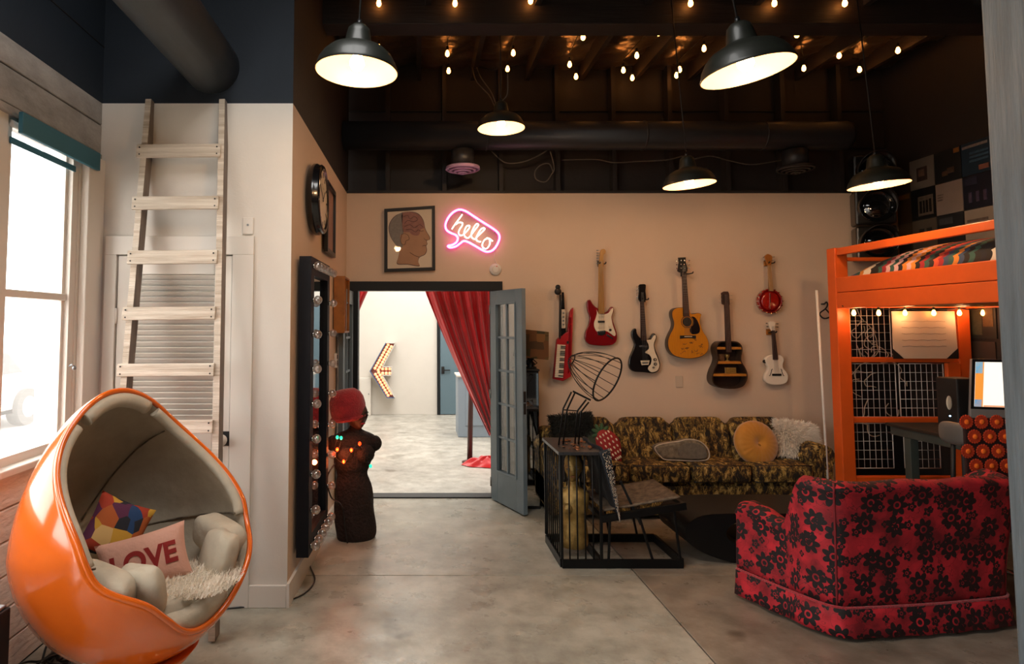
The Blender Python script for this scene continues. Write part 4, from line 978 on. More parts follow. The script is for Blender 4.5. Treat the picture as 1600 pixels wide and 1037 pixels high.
lean = TR((0, 0, EC.z), 0, -11, 0)
rings = []
for i in range(41):
    s_ = .02+.98*i/40; rings.append([egg_pt(s_*tm[k], 2*PI*k/NP) for k in range(NP)])
mb = MB(); mb.ring_loft(rings, True, False); mb.f.append(tuple(range(NP))); mb.sm.append(True)
mb.xf(lean).build('shell', m_shell, t, sol=.022)
rim = [egg_pt(tm[k], 2*PI*k/NP) for k in range(NP)]
MB().tube(rim, .013, 8, closed=True).xf(lean).build('rim', m_shell, t)
rings = []
for i in range(37):
    s_ = .02+.955*i/36; rings.append([egg_pt(s_*tm[k], 2*PI*k/NP, .90+.04*(i/36)**6+.006*math.sin(9*2*PI*k/NP)*math.sin(i*.5)) for k in range(NP)])
rings.append([egg_pt(tm[k], 2*PI*k/NP, .972) for k in range(NP)])
mb = MB(); mb.ring_loft(rings, True, False); mb.f.append(tuple(range(NP))); mb.sm.append(True)
ln_ = mb.xf(lean).build('padded_lining', m_beige, t)
def rimpath(k0, k1, sc, sh): 
    return [egg_pt(tm[k % NP]*sh, 2*PI*(k % NP)/NP, sc) for k in range(k0, k1)]
# piping rolls: upper left, top, upper right (phi 0=+y side, 90deg=top)
q = NP//4
MB().tube(rimpath(-3, q-8, .945, .985), [.026]*(q-5), 10).xf(lean).build('edge_roll', m_beige2, t)
MB().tube(rimpath(q-7, q+9, .935, .985), [.034]*16, 10).xf(lean).build('head_roll', m_beige2, t)
MB().tube(rimpath(q+10, 2*q+3, .945, .985), [.026]*(q-7), 10).xf(lean).build('edge_roll', m_beige2, t)
# arm pads and front apron pads covering the lower notch
for sg in (1, -1):
    a = egg_pt(tm[(-7 if sg > 0 else 2*q+7) % NP]*.97, 2*PI*((-7 if sg > 0 else 2*q+7) % NP)/NP, .84)
    b = egg_pt(tm[(-16 if sg > 0 else 2*q+16) % NP]*.97, 2*PI*((-16 if sg > 0 else 2*q+16) % NP)/NP, .82)
    puffy((0, 0, 0), (.15, .07, .085), .6, .6, m=lean @ TR(a+Vector((-.06, -sg*.01, -.02)), 0, 22, sg*-8), wob=.05).build('arm_pad', m_beige2, t)
    puffy((0, 0, 0), (.10, .055, .11), .6, .6, m=lean @ TR(b+Vector((-.035, -sg*.005, .03)), sg*-20, 12, sg*-18), wob=.05).build('apron_pad', m_beige2, t)
puffy((0, 0, 0), (.27, .29, .085), .5, .8, m=lean @ TR((.03, 0, -.30), 0, 4, 0), wob=.03).build('seat_cushion', m_beige2, t)
puffy((0, 0, 0), (.10, .215, .062), .55, .65, m=lean @ TR((.225, 0, -.345), 0, 22, 0), wob=.04).build('front_cushion', m_beige2, t)
for k in (int(q*.62), int(q*1.38)):
    MB().tube([egg_pt(tm[k]*i/20, 2*PI*k/NP, .892) for i in range(2, 20)], .004, 6).xf(lean).build('seam', m_leo, t)
seam = []
for i in range(41):
    an = R(-118+236*i/40); z = -.05; rr = Rr*math.sqrt(1-(z/Hd)**2)*.892; seam.append(Vector((-math.cos(an)*rr, math.sin(an)*rr, z)))
MB().tube(seam, .0045, 6).xf(lean).build('seam', m_leo, t)
MB().lathe([(.27, .0), (.275, .012), (.255, .03), (.16, .05), (.115, .09), (.10, .15), (.14, .22), (.21, .28), (.25, .33)], (.02, 0, .001), seg=48).build('pedestal', m_shell, t)
# sheepskin on the seat
seatc = t.matrix_basis @ lean @ Vector((.14, .10, -.235))
Mx = t.matrix_basis @ lean
rs = random.Random(3)
def s_seat(r):
    a = r.uniform(0, 2*PI); q = math.sqrt(r.random()); x = .18+.20*q*math.cos(a); y = .09+.22*q*math.sin(a)
    p = Mx @ Vector((x, y, -.245-.30*max(0, x-.18)**1.0)); return p, Vector((.15, -.1, 1)).normalized()
tt = thing('sheepskin', 'shaggy ivory sheepskin on the seat of the egg chair', 'sheepskin', tuple(seatc))
puffy((0, 0, 0), (.15, .16, .012), .7, .9, m=Mx @ TR((.16, .09, -.256), 0, 8, 0)).build('hide', m_fur, tt, world=True)
fur(s_seat, 5200, .042, .0022, rs).build('wool', m_fur, tt, world=True)['kind'] = 'stuff'
# pillows inside
pm = TR(WP(226, 880, 2.80)+Vector((0, 0, .012)), -18, -11, 22)
tl = thing('cushion', 'pale pink rectangular cushion lettered LOVE in the egg chair', 'cushion', tuple(WP(213, 915, 2.82)))
pillow(.37, .235, .11, pm).build('cover', M('blush_cotton', '#cf9c88', .85, var=.08, bump=.15), tl, world=True)
cu = bpy.data.curves.new('love', 'FONT'); cu.body = 'LOVE'; cu.size = .118; cu.extrude = .004; cu.offset = .0042; cu.align_x = 'CENTER'; cu.align_y = 'CENTER'; cu.space_character = 1.02
to = bpy.data.objects.new('love_tmp', cu); C.objects.link(to); dg = bpy.context.evaluated_depsgraph_get(); tme = bpy.data.meshes.new_from_object(to.evaluated_get(dg)); bpy.data.objects.remove(to)
mb = MB()
vs = []
for v in tme.vertices:
    x, y, z = v.co; x *= .93
    a = x/(.37/2); b = y/(.235/2); qq = (max(0, 1-abs(a)**2.6)**.5)*(max(0, 1-abs(b)**2.6)**.5)
    vs.append(Vector((x, -qq*.055-.001-z*.6, y)))
mb.add(vs, [tuple(p.vertices) for p in tme.polygons])
# slab serifs
for lx, w_ in ((-.155, .045), (.128, .0)): pass
mb.xf(pm).build('lettering', M('maroon_felt', '#8a1f1c', .9), tl, world=True)
pm2 = TR(WP(182, 826, 3.0), -20, 28, 30)
tp = quick(pillow(.27, .27, .11, pm2), 'cushion', m_patch, 'patchwork wool cushion in dark green, blue, red and ochre behind the LOVE cushion', 'cushion')

# ================================================================ bottom left corner: black box and cable pile
a = FP(28, 1110)
bxm = MB().box(-1.92, -1.53, 2.05, 2.44, .004, .68, None, .006)
t = thing('speaker_box', 'black box with pale metal flat top at the lower left corner', 'box', (-1.76, 2.26, 0))
bxm.build('cabinet', m_blackm, t, world=True); MB().box(-1.91, -1.54, 2.06, 2.43, .681, .692, None, .004).build('top_panel', m_steel, t, world=True)
for z in (.17, .46): MB().cyl((-1.529, 2.25, z), (-1.518, 2.25, z), .075, seg=24).build('speaker_cone', m_black, t, world=True)
rs = random.Random(11); m_cbl = M('black_cable', '#14171a', .35)
t = thing('cable_pile', 'tangled pile of black cables on the floor behind the egg chair', 'cable', (-1.80, 3.36, 0))
for k in range(7):
    cx_, cy_ = -1.80+rs.uniform(-.07, .14), 3.36+rs.uniform(-.12, .12); ra, rb = rs.uniform(.06, .13), rs.uniform(.07, .16); a0 = rs.uniform(0, 6)
    pts = [Vector((cx_+ra*math.cos(a0+i*.5)*(1+.15*math.sin(i*1.3)), cy_+rb*math.sin(a0+i*.5), .010+.011*k*abs(math.sin(i*.7+k)))) for i in range(rs.randint(12, 22))]
    MB().tube(cr_spline([tuple(p) for p in pts], 4, False), .006, 6).build('cable_loop', m_cbl, t, world=True)
cable('black cable trailing along the floor beside the left wall', [(-1.97, 2.55, .008), (-1.98, 2.75, .008), (-1.95, 2.95, .012), (-1.92, 3.1, .01), (-1.9, 3.18, .008)], .006, m_cbl)
pts = [(530, 806), (512, 812), (503, 825), (504, 843), (491, 858), (484, 880), (492, 905), (478, 925), (450, 938), (420, 944), (380, 948), (340, 952)]
cable('black lead running along the floor from the bulb mirror past the corner', [FP(x, y, .007) for x, y in pts], .005, m_cbl)

# ================================================================ heads and busts
def head_mb(c, h, yaw, m=None, nu=28, nv=22, face=1.0):
    """head with brow, nose, lips, chin; faces yaw (0 = -y)"""
    rings = []
    for i in range(nv+1):
        ph = -PI/2+PI*i/nv; r = []
        for k in range(nu):
            th = 2*PI*k/nu; x = math.cos(ph)*math.sin(th); y = -math.cos(ph)*math.cos(th); z = math.sin(ph)
            X = x*.36*h*(1 if z > -.1 else 1-.45*(-z-.1)); Y = y*.44*h; Z = z*.5*h
            if y < 0:
                def g(tx, tz, sx, sz, a): return a*math.exp(-((x-tx)/sx)**2-((z-tz)/sz)**2)
                Y -= h*face*(g(0, -.18, .13, .16, .09)+g(0, -.06, .09, .16, .045)+g(0, -.47, .22, .07, .035)+g(0, -.74, .3, .14, .06)+g(0, .18, .5, .1, .02))
                Y += h*face*(g(.36, .02, .16, .1, .045)+g(-.36, .02, .16, .1, .045)+g(0, -.6, .25, .05, .02))
            r.append(Vector((X, Y, Z)))
        rings.append(r)
    mb = MB(); mb.ring_loft(rings); 
    for sg in (-1, 1): mb.ball((sg*.37*h, .02*h, -.05*h), .09*h, (.35, .7, 1.1), 10, 6)
    return mb.xf(Matrix.Translation(c) @ Matrix.Rotation(R(yaw), 4, 'Z'))
def features(c, h, yaw, par, eye, lip, world=True):
    m = Matrix.Translation(c) @ Matrix.Rotation(R(yaw), 4, 'Z')
    for sg in (-1, 1):
        MB().ball((sg*.155*h, -.405*h, .015*h), .055*h, (1.2, .5, .6), 12, 6).xf(m).build('eye', eye, par, world=world)
        MB().tube([(sg*.06*h, -.435*h, .105*h), (sg*.16*h, -.425*h, .135*h), (sg*.25*h, -.36*h, .10*h)], .014*h, 6).xf(m).build('eyebrow', eye, par, world=world)
    MB().ball((0, -.445*h, -.235*h), .08*h, (1.1, .5, .38), 12, 6).xf(m).build('mouth', lip, par, world=world)
def body_mb(prof, c, yaw=0, seg=32, wob=0, seed=1):
    rings = []
    for (z, a, b, ox, oy) in prof:
        rings.append([Vector((ox+a*spw(math.cos(2*PI*k/seg), .9)*(1+wob*math.sin(5*k*2*PI/seg+z*19+seed)), oy+b*spw(math.sin(2*PI*k/seg), .9)*(1+wob*math.cos(4*k*2*PI/seg+z*13)), z)) for k in range(seg)])
    return MB().ring_loft(rings).xf(Matrix.Translation(c) @ Matrix.Rotation(R(yaw), 4, 'Z'))
mc = Vector((-.515, 5.27, 0))
t = thing('mannequin_bust', 'dark draped mannequin torso standing on the floor by the doorway', 'mannequin', tuple(mc))
prof = [(.0, .155, .12, .02, 0), (.05, .165, .13, .02, 0), (.2, .165, .13, .01, 0), (.4, .15, .12, 0, 0), (.52, .125, .10, -.01, 0), (.58, .145, .115, -.01, 0), (.68, .17, .13, 0, 0), (.74, .19, .125, 0, 0), (.79, .195, .11, 0, 0), (.83, .17, .095, 0, 0), (.86, .10, .075, 0, 0), (.885, .055, .055, .01, 0), (.93, .05, .052, .02, 0)]
body_mb([(z, a, b, ox, oy) for z, a, b, ox, oy in cr_spline(prof, 4, False)], mc, 12, 36, .035).build('torso', m_bark, t, world=True)
for x in (-.075, .085): MB().ball(mc+Vector((x+.02, -.10, .70)), .075, (1, .8, 1)).build('breast', m_bark, t, world=True)
for sg in (-1, 1): MB().ball(mc+Vector((sg*.17, -.0, .765)), .062, (1, 1, 1.05)).build('shoulder', m_bark, t, world=True)
head_mb(mc+Vector((.02, -.01, 1.0)), .25, 35).build('head', m_skin, t, world=True)
features(mc+Vector((.02, -.01, 1.0)), .25, 35, t, m_blackm, m_knit)
cable('loop of cable hanging from the back of the dark mannequin', [mc+Vector(p) for p in ((-.14, -.06, .62), (-.20, -.12, .52), (-.17, -.12, .36), (-.08, -.155, .30), (-.05, -.165, .12), (-.03, -.16, .01))], .006, m_cbl)
t = thing('knit_hat', 'big round red knit hat on the head of the dark mannequin', 'hat', tuple(mc+Vector((-.035, -.02, .965))), rot=(0, R(-9), R(10)))
MB().lathe([(.118, -.035), (.136, -.02), (.146, .02), (.15, .08), (.142, .14), (.12, .185), (.08, .215), (.001, .222)], (0, 0, .03), seg=40).build('crown', m_knit, t)
for k in range(5): MB().lathe([(.146+.004*math.sin(k), -.012+.0), (.158-.002*k, 0), (.146, .012)], (0, 0, .02+.024*k), seg=40, caps=False).build('knit_rib', m_knit, t) if k < 1 else None
pts = [WP(x, y, 5.09) for x, y in ((579, 728), (562, 693), (549, 703), (537, 721), (521, 709), (527, 702), (533, 684), (527, 683))]
c = sum(pts, Vector())/len(pts)
t = thing('string_light', 'string of glowing red-orange and green bulbs around the dark mannequin neck', 'string light', tuple(c))
for i, p in enumerate(pts):
    MB().ball(p, .012, (1, 1, 1.3), 12, 8).build('bulb', m_greenbulb if i in (0, 6, 7) else m_orangebulb, t, world=True)
MB().tube(cr_spline([tuple(p+Vector((0, .01, -.012))) for p in pts]+[tuple(mc+Vector((-.16, -.09, .66))), tuple(mc+Vector((-.05, -.15, .75))), tuple(mc+Vector((.1, -.14, .74)))], 5, False), .003, 6).build('cord', m_greenbulb if False else m_cbl, t, world=True)
for i in (2, 3, 5):
    l = bpy.data.lights.new('bulb_glow', 'POINT'); l.energy = .8; l.color = (1, .22, .07); l.shadow_soft_size = .02
    lo = bpy.data.objects.new('bulb_glow', l); C.objects.link(lo); lo.location = pts[i]+Vector((0, -.03, 0))

# ================================================================ doorway: doors, curtains, next room
def french(loc, rz, label, name):
    t = thing(name, label, 'door', loc, rz); W_, H_ = .60, 2.085; sl_, sr_, tr_, br_ = .125, .125, .14, .32
    mb = MB().box(0, sl_, -.022, .022, .012, H_, None, .003).box(W_-sr_, W_, -.022, .022, .012, H_, None, .003).box(sl_, W_-sr_, -.022, .022, H_-tr_, H_, None, .003).box(sl_, W_-sr_, -.022, .022, .012, br_, None, .003)
    mb.build('door_frame', m_door, t)
    gw = (W_-sl_-sr_); gh = H_-tr_-br_
    for sg in (-1, 1):
        for b in ((sl_-.015, W_-sr_+.015, br_-.015, br_), (sl_-.015, W_-sr_+.015, H_-tr_, H_-tr_+.015), (sl_-.015, sl_, br_, H_-tr_), (W_-sr_, W_-sr_+.015, br_, H_-tr_)):
            MB().box(b[0], b[1], sg*.022, sg*.030, b[2], b[3], None, .002).build('moulding', m_door, t)
    MB().box(sl_+gw/2-.011, sl_+gw/2+.011, -.014, .014, br_, H_-tr_, None, .003).build('muntin', m_door, t)
    for k in range(1, 5): MB().box(sl_, W_-sr_, -.0135, .0135, br_+gh*k/5-.011, br_+gh*k/5+.011, None, .003).build('muntin', m_door, t)
    for i in range(2):
        for k in range(5): MB().box(sl_+gw/2*i+(.011 if i else 0), sl_+gw/2*(i+1)-(0 if i else .011), -.002, .002, br_+gh*k/5+.011*(k > 0), br_+gh*(k+1)/5-.011*(k < 4)).build('pane', m_pane, t)
    for z in (.97, 1.08): MB().box(W_-.0005, W_+.003, -.013, .013, z-.05, z+.05, None, .001).build('lock_plate', m_blackm, t)
    for z in (.18, 1.05, 1.9): MB().cyl((-.006, -.024, z-.045), (-.006, -.024, z+.045), .008, seg=8).build('hinge', m_steel, t)
    return t
fa = Vector((.775, 6.395)); fb = Vector((.99, 5.87)); an = math.atan2(fb.y-fa.y, fb.x-fa.x)
french((fa.x, fa.y, 0), an, 'blue-grey french door with ten small panes standing open on the right of the doorway', 'french_door')
ga = Vector((side(6.38)+.062, 6.40)); gb_ = Vector((side(5.8)+.05, 5.80)); an = math.atan2(gb_.y-ga.y, gb_.x-ga.x)
french((ga.x, ga.y, 0), an, 'second french door folded back against the narrow side wall', 'french_door')

# red curtains hanging behind the opening
def curtain(label, top, edge, xr, ztop, zbot, Yc, folds, name='curtain'):
    """edge(z) gives the swept free edge x; folds fan from the top"""
    mb = MB()
    def f(u, v):
        z = ztop+(zbot-ztop)*v; x0 = edge(v); x = x0+(xr-x0)*u
        amp = .035+.02*v
        y = Yc+amp*math.sin(2*PI*folds*u+1.2*math.sin(3*v))+.012*math.sin(2*PI*folds*2.3*u+4*v)+.05*v*math.sin(2.2*v)
        return (x, y, z)
    mb.grid(f, folds*14, 40)
    o = quick(mb, name, m_red, label, 'curtain', sol=.004)
    return o
Yc = 6.95
tl_ = WP(663, 455, Yc); bl_ = WP(752, 683, Yc)
curtain('red satin curtain swept to the right of the doorway', None, lambda v: (tl_.x-.06)+(bl_.x-tl_.x+.14)*(v**1.12)*1.02, .98, 2.335, .52, Yc, 7)
te = WP(586, 455, Yc)
curtain('strip of red satin curtain at the left edge of the doorway', None, lambda v: -.85-.0*v, -.42, 2.32, 1.75, Yc, 2) if False else None
mb = MB()
def fcl(u, v):
    z = 2.335-.965*v; xr_ = (te.x+.03)-(.42)*v**.9; x = -.95+(max(xr_, -.94)+.95)*u
    return (x, Yc+.03*math.sin(2*PI*3*u+v), z)
mb.grid(fcl, 36, 24)
quick(mb, 'curtain', m_red, 'strip of red satin curtain at the top left of the doorway', 'curtain', sol=.004)
t = tag(MB().cyl((-1.1, Yc, 2.34), (1.15, Yc, 2.34), .014, seg=12).ball((-1.1, Yc, 2.34), .025).ball((1.15, Yc, 2.34), .025).cyl((-.95, Yc, 2.34), (-.95, 6.712, 2.34), .01, seg=8).cyl((1.05, Yc, 2.34), (1.05, 6.712, 2.34), .01, seg=8).build('curtain_rod', m_blackm), 'black curtain rod above the doorway in the next room', 'curtain rod')
rs = random.Random(9)
fpile = FP(748, 727); mb = MB()
def pf(u, v):
    a = 2*PI*u; r = .30*v; h = .095*(1-v**2)*(1+.5*math.sin(7*a)*v)+.02*math.sin(5*a+9*v)*(1-v)
    return (fpile.x+.10+r*math.cos(a)*(1+.12*math.sin(3*a)), fpile.y+r*.5*math.sin(a)*(1+.15*math.sin(4*a)), .006+max(0, h))
mb.grid(pf, 60, 14)
quick(mb, 'fabric_heap', m_red, 'heap of red satin fabric on the floor behind the doorway', 'fabric')
pp = FP(734, 722); 
t = thing('pole_stand', 'dark red-brown round pole standing behind the red curtain', 'pole', (pp.x, pp.y, 0))
m_pole = M('dark_red_wood', '#4a2a28', .4)
MB().tube([(pp.x, pp.y, .02), (pp.x+.03, pp.y, 1.35)], [.035, .028], 16).build('shaft', m_pole, t, world=True); MB().lathe([(.10, 0), (.10, .012), (.045, .03)], (pp.x, pp.y, .001), seg=24).build('foot', m_pole, t, world=True)
MB().ball((pp.x+.03, pp.y, 1.37), .035).build('finial', m_pole, t, world=True)
# marquee arrow
def ZA(x, y, Y): return WP(540+x/2.729, 430+y/2.729, Y)
YR = 12.15
t = thing('marquee_arrow', 'white arrow sign filled with warm bulbs pointing left on the far wall', 'sign', tuple(ZA(155, 408, YR)))
ar = [(105, 408), (172, 288), (213, 288), (157, 390), (196, 390), (196, 425), (157, 425), (210, 521), (178, 521)]
arq = [(ZA(x, y, YR).x, ZA(x, y, YR).z) for x, y in ar]
MB().prism(arq, YR+.02, 12.39).build('box', m_trimw, t, world=True)
for i in range(len(arq)):
    a, b = Vector((arq[i][0], 0, arq[i][1])), Vector((arq[(i+1) % len(arq)][0], 0, arq[(i+1) % len(arq)][1]))
    MB().bar(a+Vector((0, YR+.0, 0)), b+Vector((0, YR+.0, 0)), .016, .09, up=(0, 1, 0)).build('edge_strip', M('arrow_edge', '#53688c', .4) if i in (0, 8, 7) else m_trimw, t, world=True)
MB().prism([(x, z) for x, z in arq], YR+.014, YR+.02).build('face', M('arrow_face', '#84524a', .5), t, world=True)
mab = M('marquee_bulb', '#ffd0a0', .3, emit='#ff9a70', es=1.0)
def row(p, q, n, offs):
    d = Vector((q[0]-p[0], q[1]-p[1])).normalized(); pn = Vector((-d.y, d.x))
    for k in range(n):
        for o_ in offs:
            x = p[0]+(q[0]-p[0])*k/(n-1)+pn.x*o_; y = p[1]+(q[1]-p[1])*k/(n-1)+pn.y*o_
            MB().ball(ZA(x, y, YR-.01), .030, seg=8, rings=6).build('bulb', mab, t, world=True)
row((132, 400), (188, 300), 10, (-8, 8)); row((134, 418), (188, 508), 9, (-8, 8)); row((158, 408), (188, 408), 3, (-9, 9))
# far door, low counter, thin panel
a = WP(683, 645, 12.4); 
t = thing('far_door', 'grey-blue door in the far wall of the bright room', 'door', (a.x+.45, 12.38, 0))
m_fd = M('far_door_paint', '#5f7580', .5)
MB().box(a.x+.06, a.x+.98, 12.35, 12.39, .01, 2.18, None, .004).build('leaf', m_fd, t, world=True)
MB().box(a.x, a.x+.055, 12.33, 12.395, 0, 2.26, None, .004).box(a.x+.985, a.x+1.04, 12.33, 12.395, 0, 2.26, None, .004).box(a.x+.055, a.x+.985, 12.33, 12.395, 2.19, 2.26, None, .004).build('casing', m_frame, t, world=True)
c = WP(692, 578, 12.35); MB().box(c.x-.03, c.x+.03, 12.33, 12.348, c.z-.07, c.z+.07, None, .004).build('lock_plate', m_blackm, t, world=True); MB().bar((c.x, 12.31, c.z), (c.x+.14, 12.31, c.z), .02).build('handle', m_blackm, t, world=True)
a = FP(716, 683); m_cn = M('counter_paint', '#8d9cab', .5)
t = thing('counter', 'low blue-grey panelled counter half hidden by the red curtain', 'counter', (a.x+.9, a.y+.3, 0))
MB().box(a.x, a.x+2.2, a.y, a.y+.6, .001, .93, None, .006).build('body', m_cn, t, world=True); MB().box(a.x-.02, a.x+2.22, a.y-.02, a.y+.62, .931, .96, None, .005).build('top', m_trimw, t, world=True)
for k in range(4): MB().box(a.x+.12+.5*k, a.x+.54+.5*k, a.y-.012, a.y-.001, .18, .8, None, .006).build('panel', m_cn, t, world=True)
a = WP(575, 644, 12.3)
t = thing('wall_cabinet', 'flat white cabinet against the far wall below the arrow', 'cabinet', (a.x, 12.3, 0))
MB().box(a.x-.16, a.x+.06, 12.2, 12.39, .001, .72, None, .005).build('body', m_trimw, t, world=True); MB().box(a.x-.145, a.x+.045, 12.188, 12.199, .03, .69, None, .004).build('door', m_white, t, world=True); MB().ball((a.x+.02, 12.175, .42), .012).build('knob', m_steel, t, world=True)

# ================================================================ sofa
t = thing('sofa', 'long sofa in gold and brown leaf brocade against the guitar wall', 'sofa', (2.47, 6.0, 0))
SX = [1.37, 1.92, 2.465, 3.01, 3.56]
MB().box(1.19, 3.76, 5.74, 6.36, .06, .34, None, .02).build('base', m_sofa, t, world=True)
MB().box(1.21, 3.74, 6.15, 6.40, .30, .74, None, .05).build('back_frame', m_sofa, t, world=True)
for x0, x1 in zip(SX[:-1], SX[1:]):
    puffy(((x0+x1)/2, 5.94, .415), ((x1-x0)/2-.008, .27, .085), .3, .16, 40, 14).build('seat_cushion', m_sofa, t, world=True)
    for zz_ in (.486, .345): MB().tube([(x0+.02, 5.69, zz_), (x1-.02, 5.69, zz_)], .006, 6).build('piping', m_blackm, t, world=True)  # black lines along the cushion edges stand in for shade in the seams
    w_ = (x1-x0)/2-.006; h_ = .40; c_ = .10
    ol = cr_spline([(-w_, 0), (-w_, .12), (-w_, h_-c_), (-w_+.05, h_-.045), (-w_+.10, h_-.004), (0, h_), (w_-.10, h_-.004), (w_-.05, h_-.045), (w_, h_-c_), (w_, .12), (w_, 0), (0, -.01)], 3)
    MB().prism(ol, -.09, .10, .035).xf(TR(((x0+x1)/2, 6.12, .455), -9)).build('back_cushion', m_sofa, t, world=True)
for x0, x1 in ((1.19, 1.375), (3.555, 3.76)):
    MB().box(x0, x1, 5.72, 6.34, .06, .545, None, .03).build('arm', m_sofa, t, world=True)
    MB().cyl(((x0+x1)/2, 5.715, .555), ((x0+x1)/2, 6.34, .555), (x1-x0)/2+.008, seg=24).build('arm_roll', m_sofa, t, world=True)
for i in range(4):
    MB().box(1.2+.64*i, 1.835+.64*i, 5.725, 5.738, .045, .30, None, .004).build('skirt', m_sofa, t, world=True)
for x in (1.25, 3.7):
    for y in (5.8, 6.3): MB().cyl((x, y, .001), (x, y, .06), .022, .028, 12).build('foot', m_blackm, t, world=True)
# pillows on the sofa
def round_pillow(px, py, Y, r, label):
    c = WP(px, py, Y); t = thing('round_cushion', label, 'cushion', tuple(c))
    mb = MB()
    def g(u, v):
        a = 2*PI*u; rr = r*math.sin(PI*v) if v < 1 else 0; 
        th = PI*v; rad = r*(math.sin(th)**.75); dep = -.075*spw(math.cos(th), .8)*(1-.5*math.exp(-(rad/(.12*r+.01))**2))
        dep *= 1+.07*math.cos(22*a)*(math.sin(th)**2)
        return (rad*math.cos(a), dep, rad*math.sin(a))
    mb.grid(g, 88, 22); mb.xf(TR(c, -16, 0, 6)).build('cover', M('mustard_velvet', '#b87a1c', .7, var=.08, sheen=.6), t, world=True)
    MB().ball(c+Vector((0, -.052, -.012)), .016).build('button', M('mustard_button', '#8d5c14', .7), t, world=True)
round_pillow(1181, 692, 5.90, .205, 'round mustard velvet cushion with pleats and centre button on the sofa')
c = WP(1243, 687, 6.02); rs = random.Random(21); pmx = TR(c, -18, 8, 4)
t = thing('fur_cushion', 'shaggy cream fur cushion at the right end of the sofa', 'cushion', tuple(c))
pillow(.40, .30, .13, pmx).build('cover', m_fur, t, world=True)
def s_p(r):
    a = r.uniform(-1, 1); b = r.uniform(-1, 1); q = math.sqrt(max(0, 1-abs(a)**2.6))*math.sqrt(max(0, 1-abs(b)**2.6)); s_ = -1 if r.random() < .8 else 1
    p = Vector((a*.20, s_*q*.065, b*.15)); n = Vector((a*1.0, s_*(.3+q), b*1.0)).normalized()
    return pmx @ p, (pmx.to_3x3() @ n)
fur(s_p, 6500, .055, .0034, rs, .5).build('fur', m_fur, t, world=True)['kind'] = 'stuff'
# strawberry cushion
c = WP(953, 698, 5.92)
t = thing('strawberry_cushion', 'strawberry-shaped red cushion with white seeds and green leaves', 'cushion', tuple(c))
sm = TR(c, -16, -30, 6)
def sg_(sg):
    def g(u, v):
        z = .17-.34*v; w_ = .115*(math.sin(PI*min(1, (v*.85+.12)))**.7)*(1.0 if v < .4 else 1-.55*((v-.4)/.6)**1.6); a = 2*u-1
        return Vector((a*w_, sg*.05*math.sqrt(max(0, 1-a*a))*math.sin(PI*min(1, v*.9+.08))**.5, z))
    return g
MB().grid(sg_(-1), 14, 20).grid(sg_(1), 14, 20).xf(sm).build('body', M('berry_red', '#8e1a1c', .8), t, world=True)
for r_ in range(6):
    for k in range(-2, 3):
        v = .14+.14*r_; a = (k+(.5 if r_ % 2 else 0))*.36
        if abs(a) > .85: continue
        p = sg_(-1)((a+1)/2, v); MB().ball((0, 0, 0), .0075, (1, .5, 1.9), 8, 5).xf(sm @ Matrix.Translation(p+Vector((0, -.002, 0)))).build('seed', m_guard, t, world=True)
for k in range(-2, 3): MB().ball((0, 0, .05), .05, (.42, .35, 1), 8, 6).xf(sm @ TR((0, -.01, .14), 0, k*38, 0)).build('leaf', M('leaf_green', '#2c4a2c', .8), t, world=True)
# marbled flat cushion
c = WP(1066, 703, 5.86)
t = thing('printed_cushion', 'grey cushion shaped like a cut stone slice leaning on the middle of the sofa', 'cushion', tuple(c))
def Zs(x, y, Y): return WP(840+x/3.3333, 620+y/3.3333, Y)
ol = [(612, 262), (640, 247), (700, 236), (735, 232), (775, 222), (830, 226), (870, 250), (893, 288), (885, 325), (820, 333), (740, 330), (665, 326), (640, 310), (618, 285)]
MB().prism(outl(Zs, ol, 5.82, 4), 5.82, 5.92, .03).build('body', M('marble_print', '#8d7f6b', .8, var=.45, scale=18, col2='#4f4435'), t, world=True)
MB().prism(outl(Zs, [(735, 262), (775, 240), (825, 242), (865, 262), (880, 295), (872, 318), (800, 322), (748, 316), (732, 290)], 5.82, 4), 5.814, 5.822, .001).build('slice_core', M('grey_core', '#6d6458', .8, var=.3, scale=30), t, world=True)
MB().tube([tuple(Zs(x, y, 5.832)) for x, y in cr_spline(ol, 4)], .006, 6, closed=True).build('piping', m_cream, t, world=True)
# dark fluffy cushion and dark green one at the left end
c = WP(893, 672, 6.02); rs = random.Random(31); pmx2 = TR(c, -16, -6, -6)
t = thing('fur_cushion', 'dark grey-green fluffy cushion at the left end of the sofa behind the cage chair', 'cushion', tuple(c))
m_dfur = M('dark_fur', '#24231c', .9)
pillow(.40, .30, .12, pmx2).build('cover', m_dfur, t, world=True)
def s_p2(r):
    a = r.uniform(-1, 1); b = r.uniform(-1, 1); q = math.sqrt(max(0, 1-abs(a)**2.6))*math.sqrt(max(0, 1-abs(b)**2.6))
    return pmx2 @ Vector((a*.20, -q*.06, b*.15)), (pmx2.to_3x3() @ Vector((a, -(.3+q), b)).normalized())
fur(s_p2, 4500, .032, .0028, rs, .4).build('fur', m_dfur, t, world=True)['kind'] = 'stuff'
quick(pillow(.22, .24, .10, TR(WP(926, 690, 5.97), -16, 18, 12)), 'cushion', M('bottle_green_velvet', '#20301f', .7, sheen=.4), 'small bottle-green cushion beside the strawberry cushion', 'cushion')

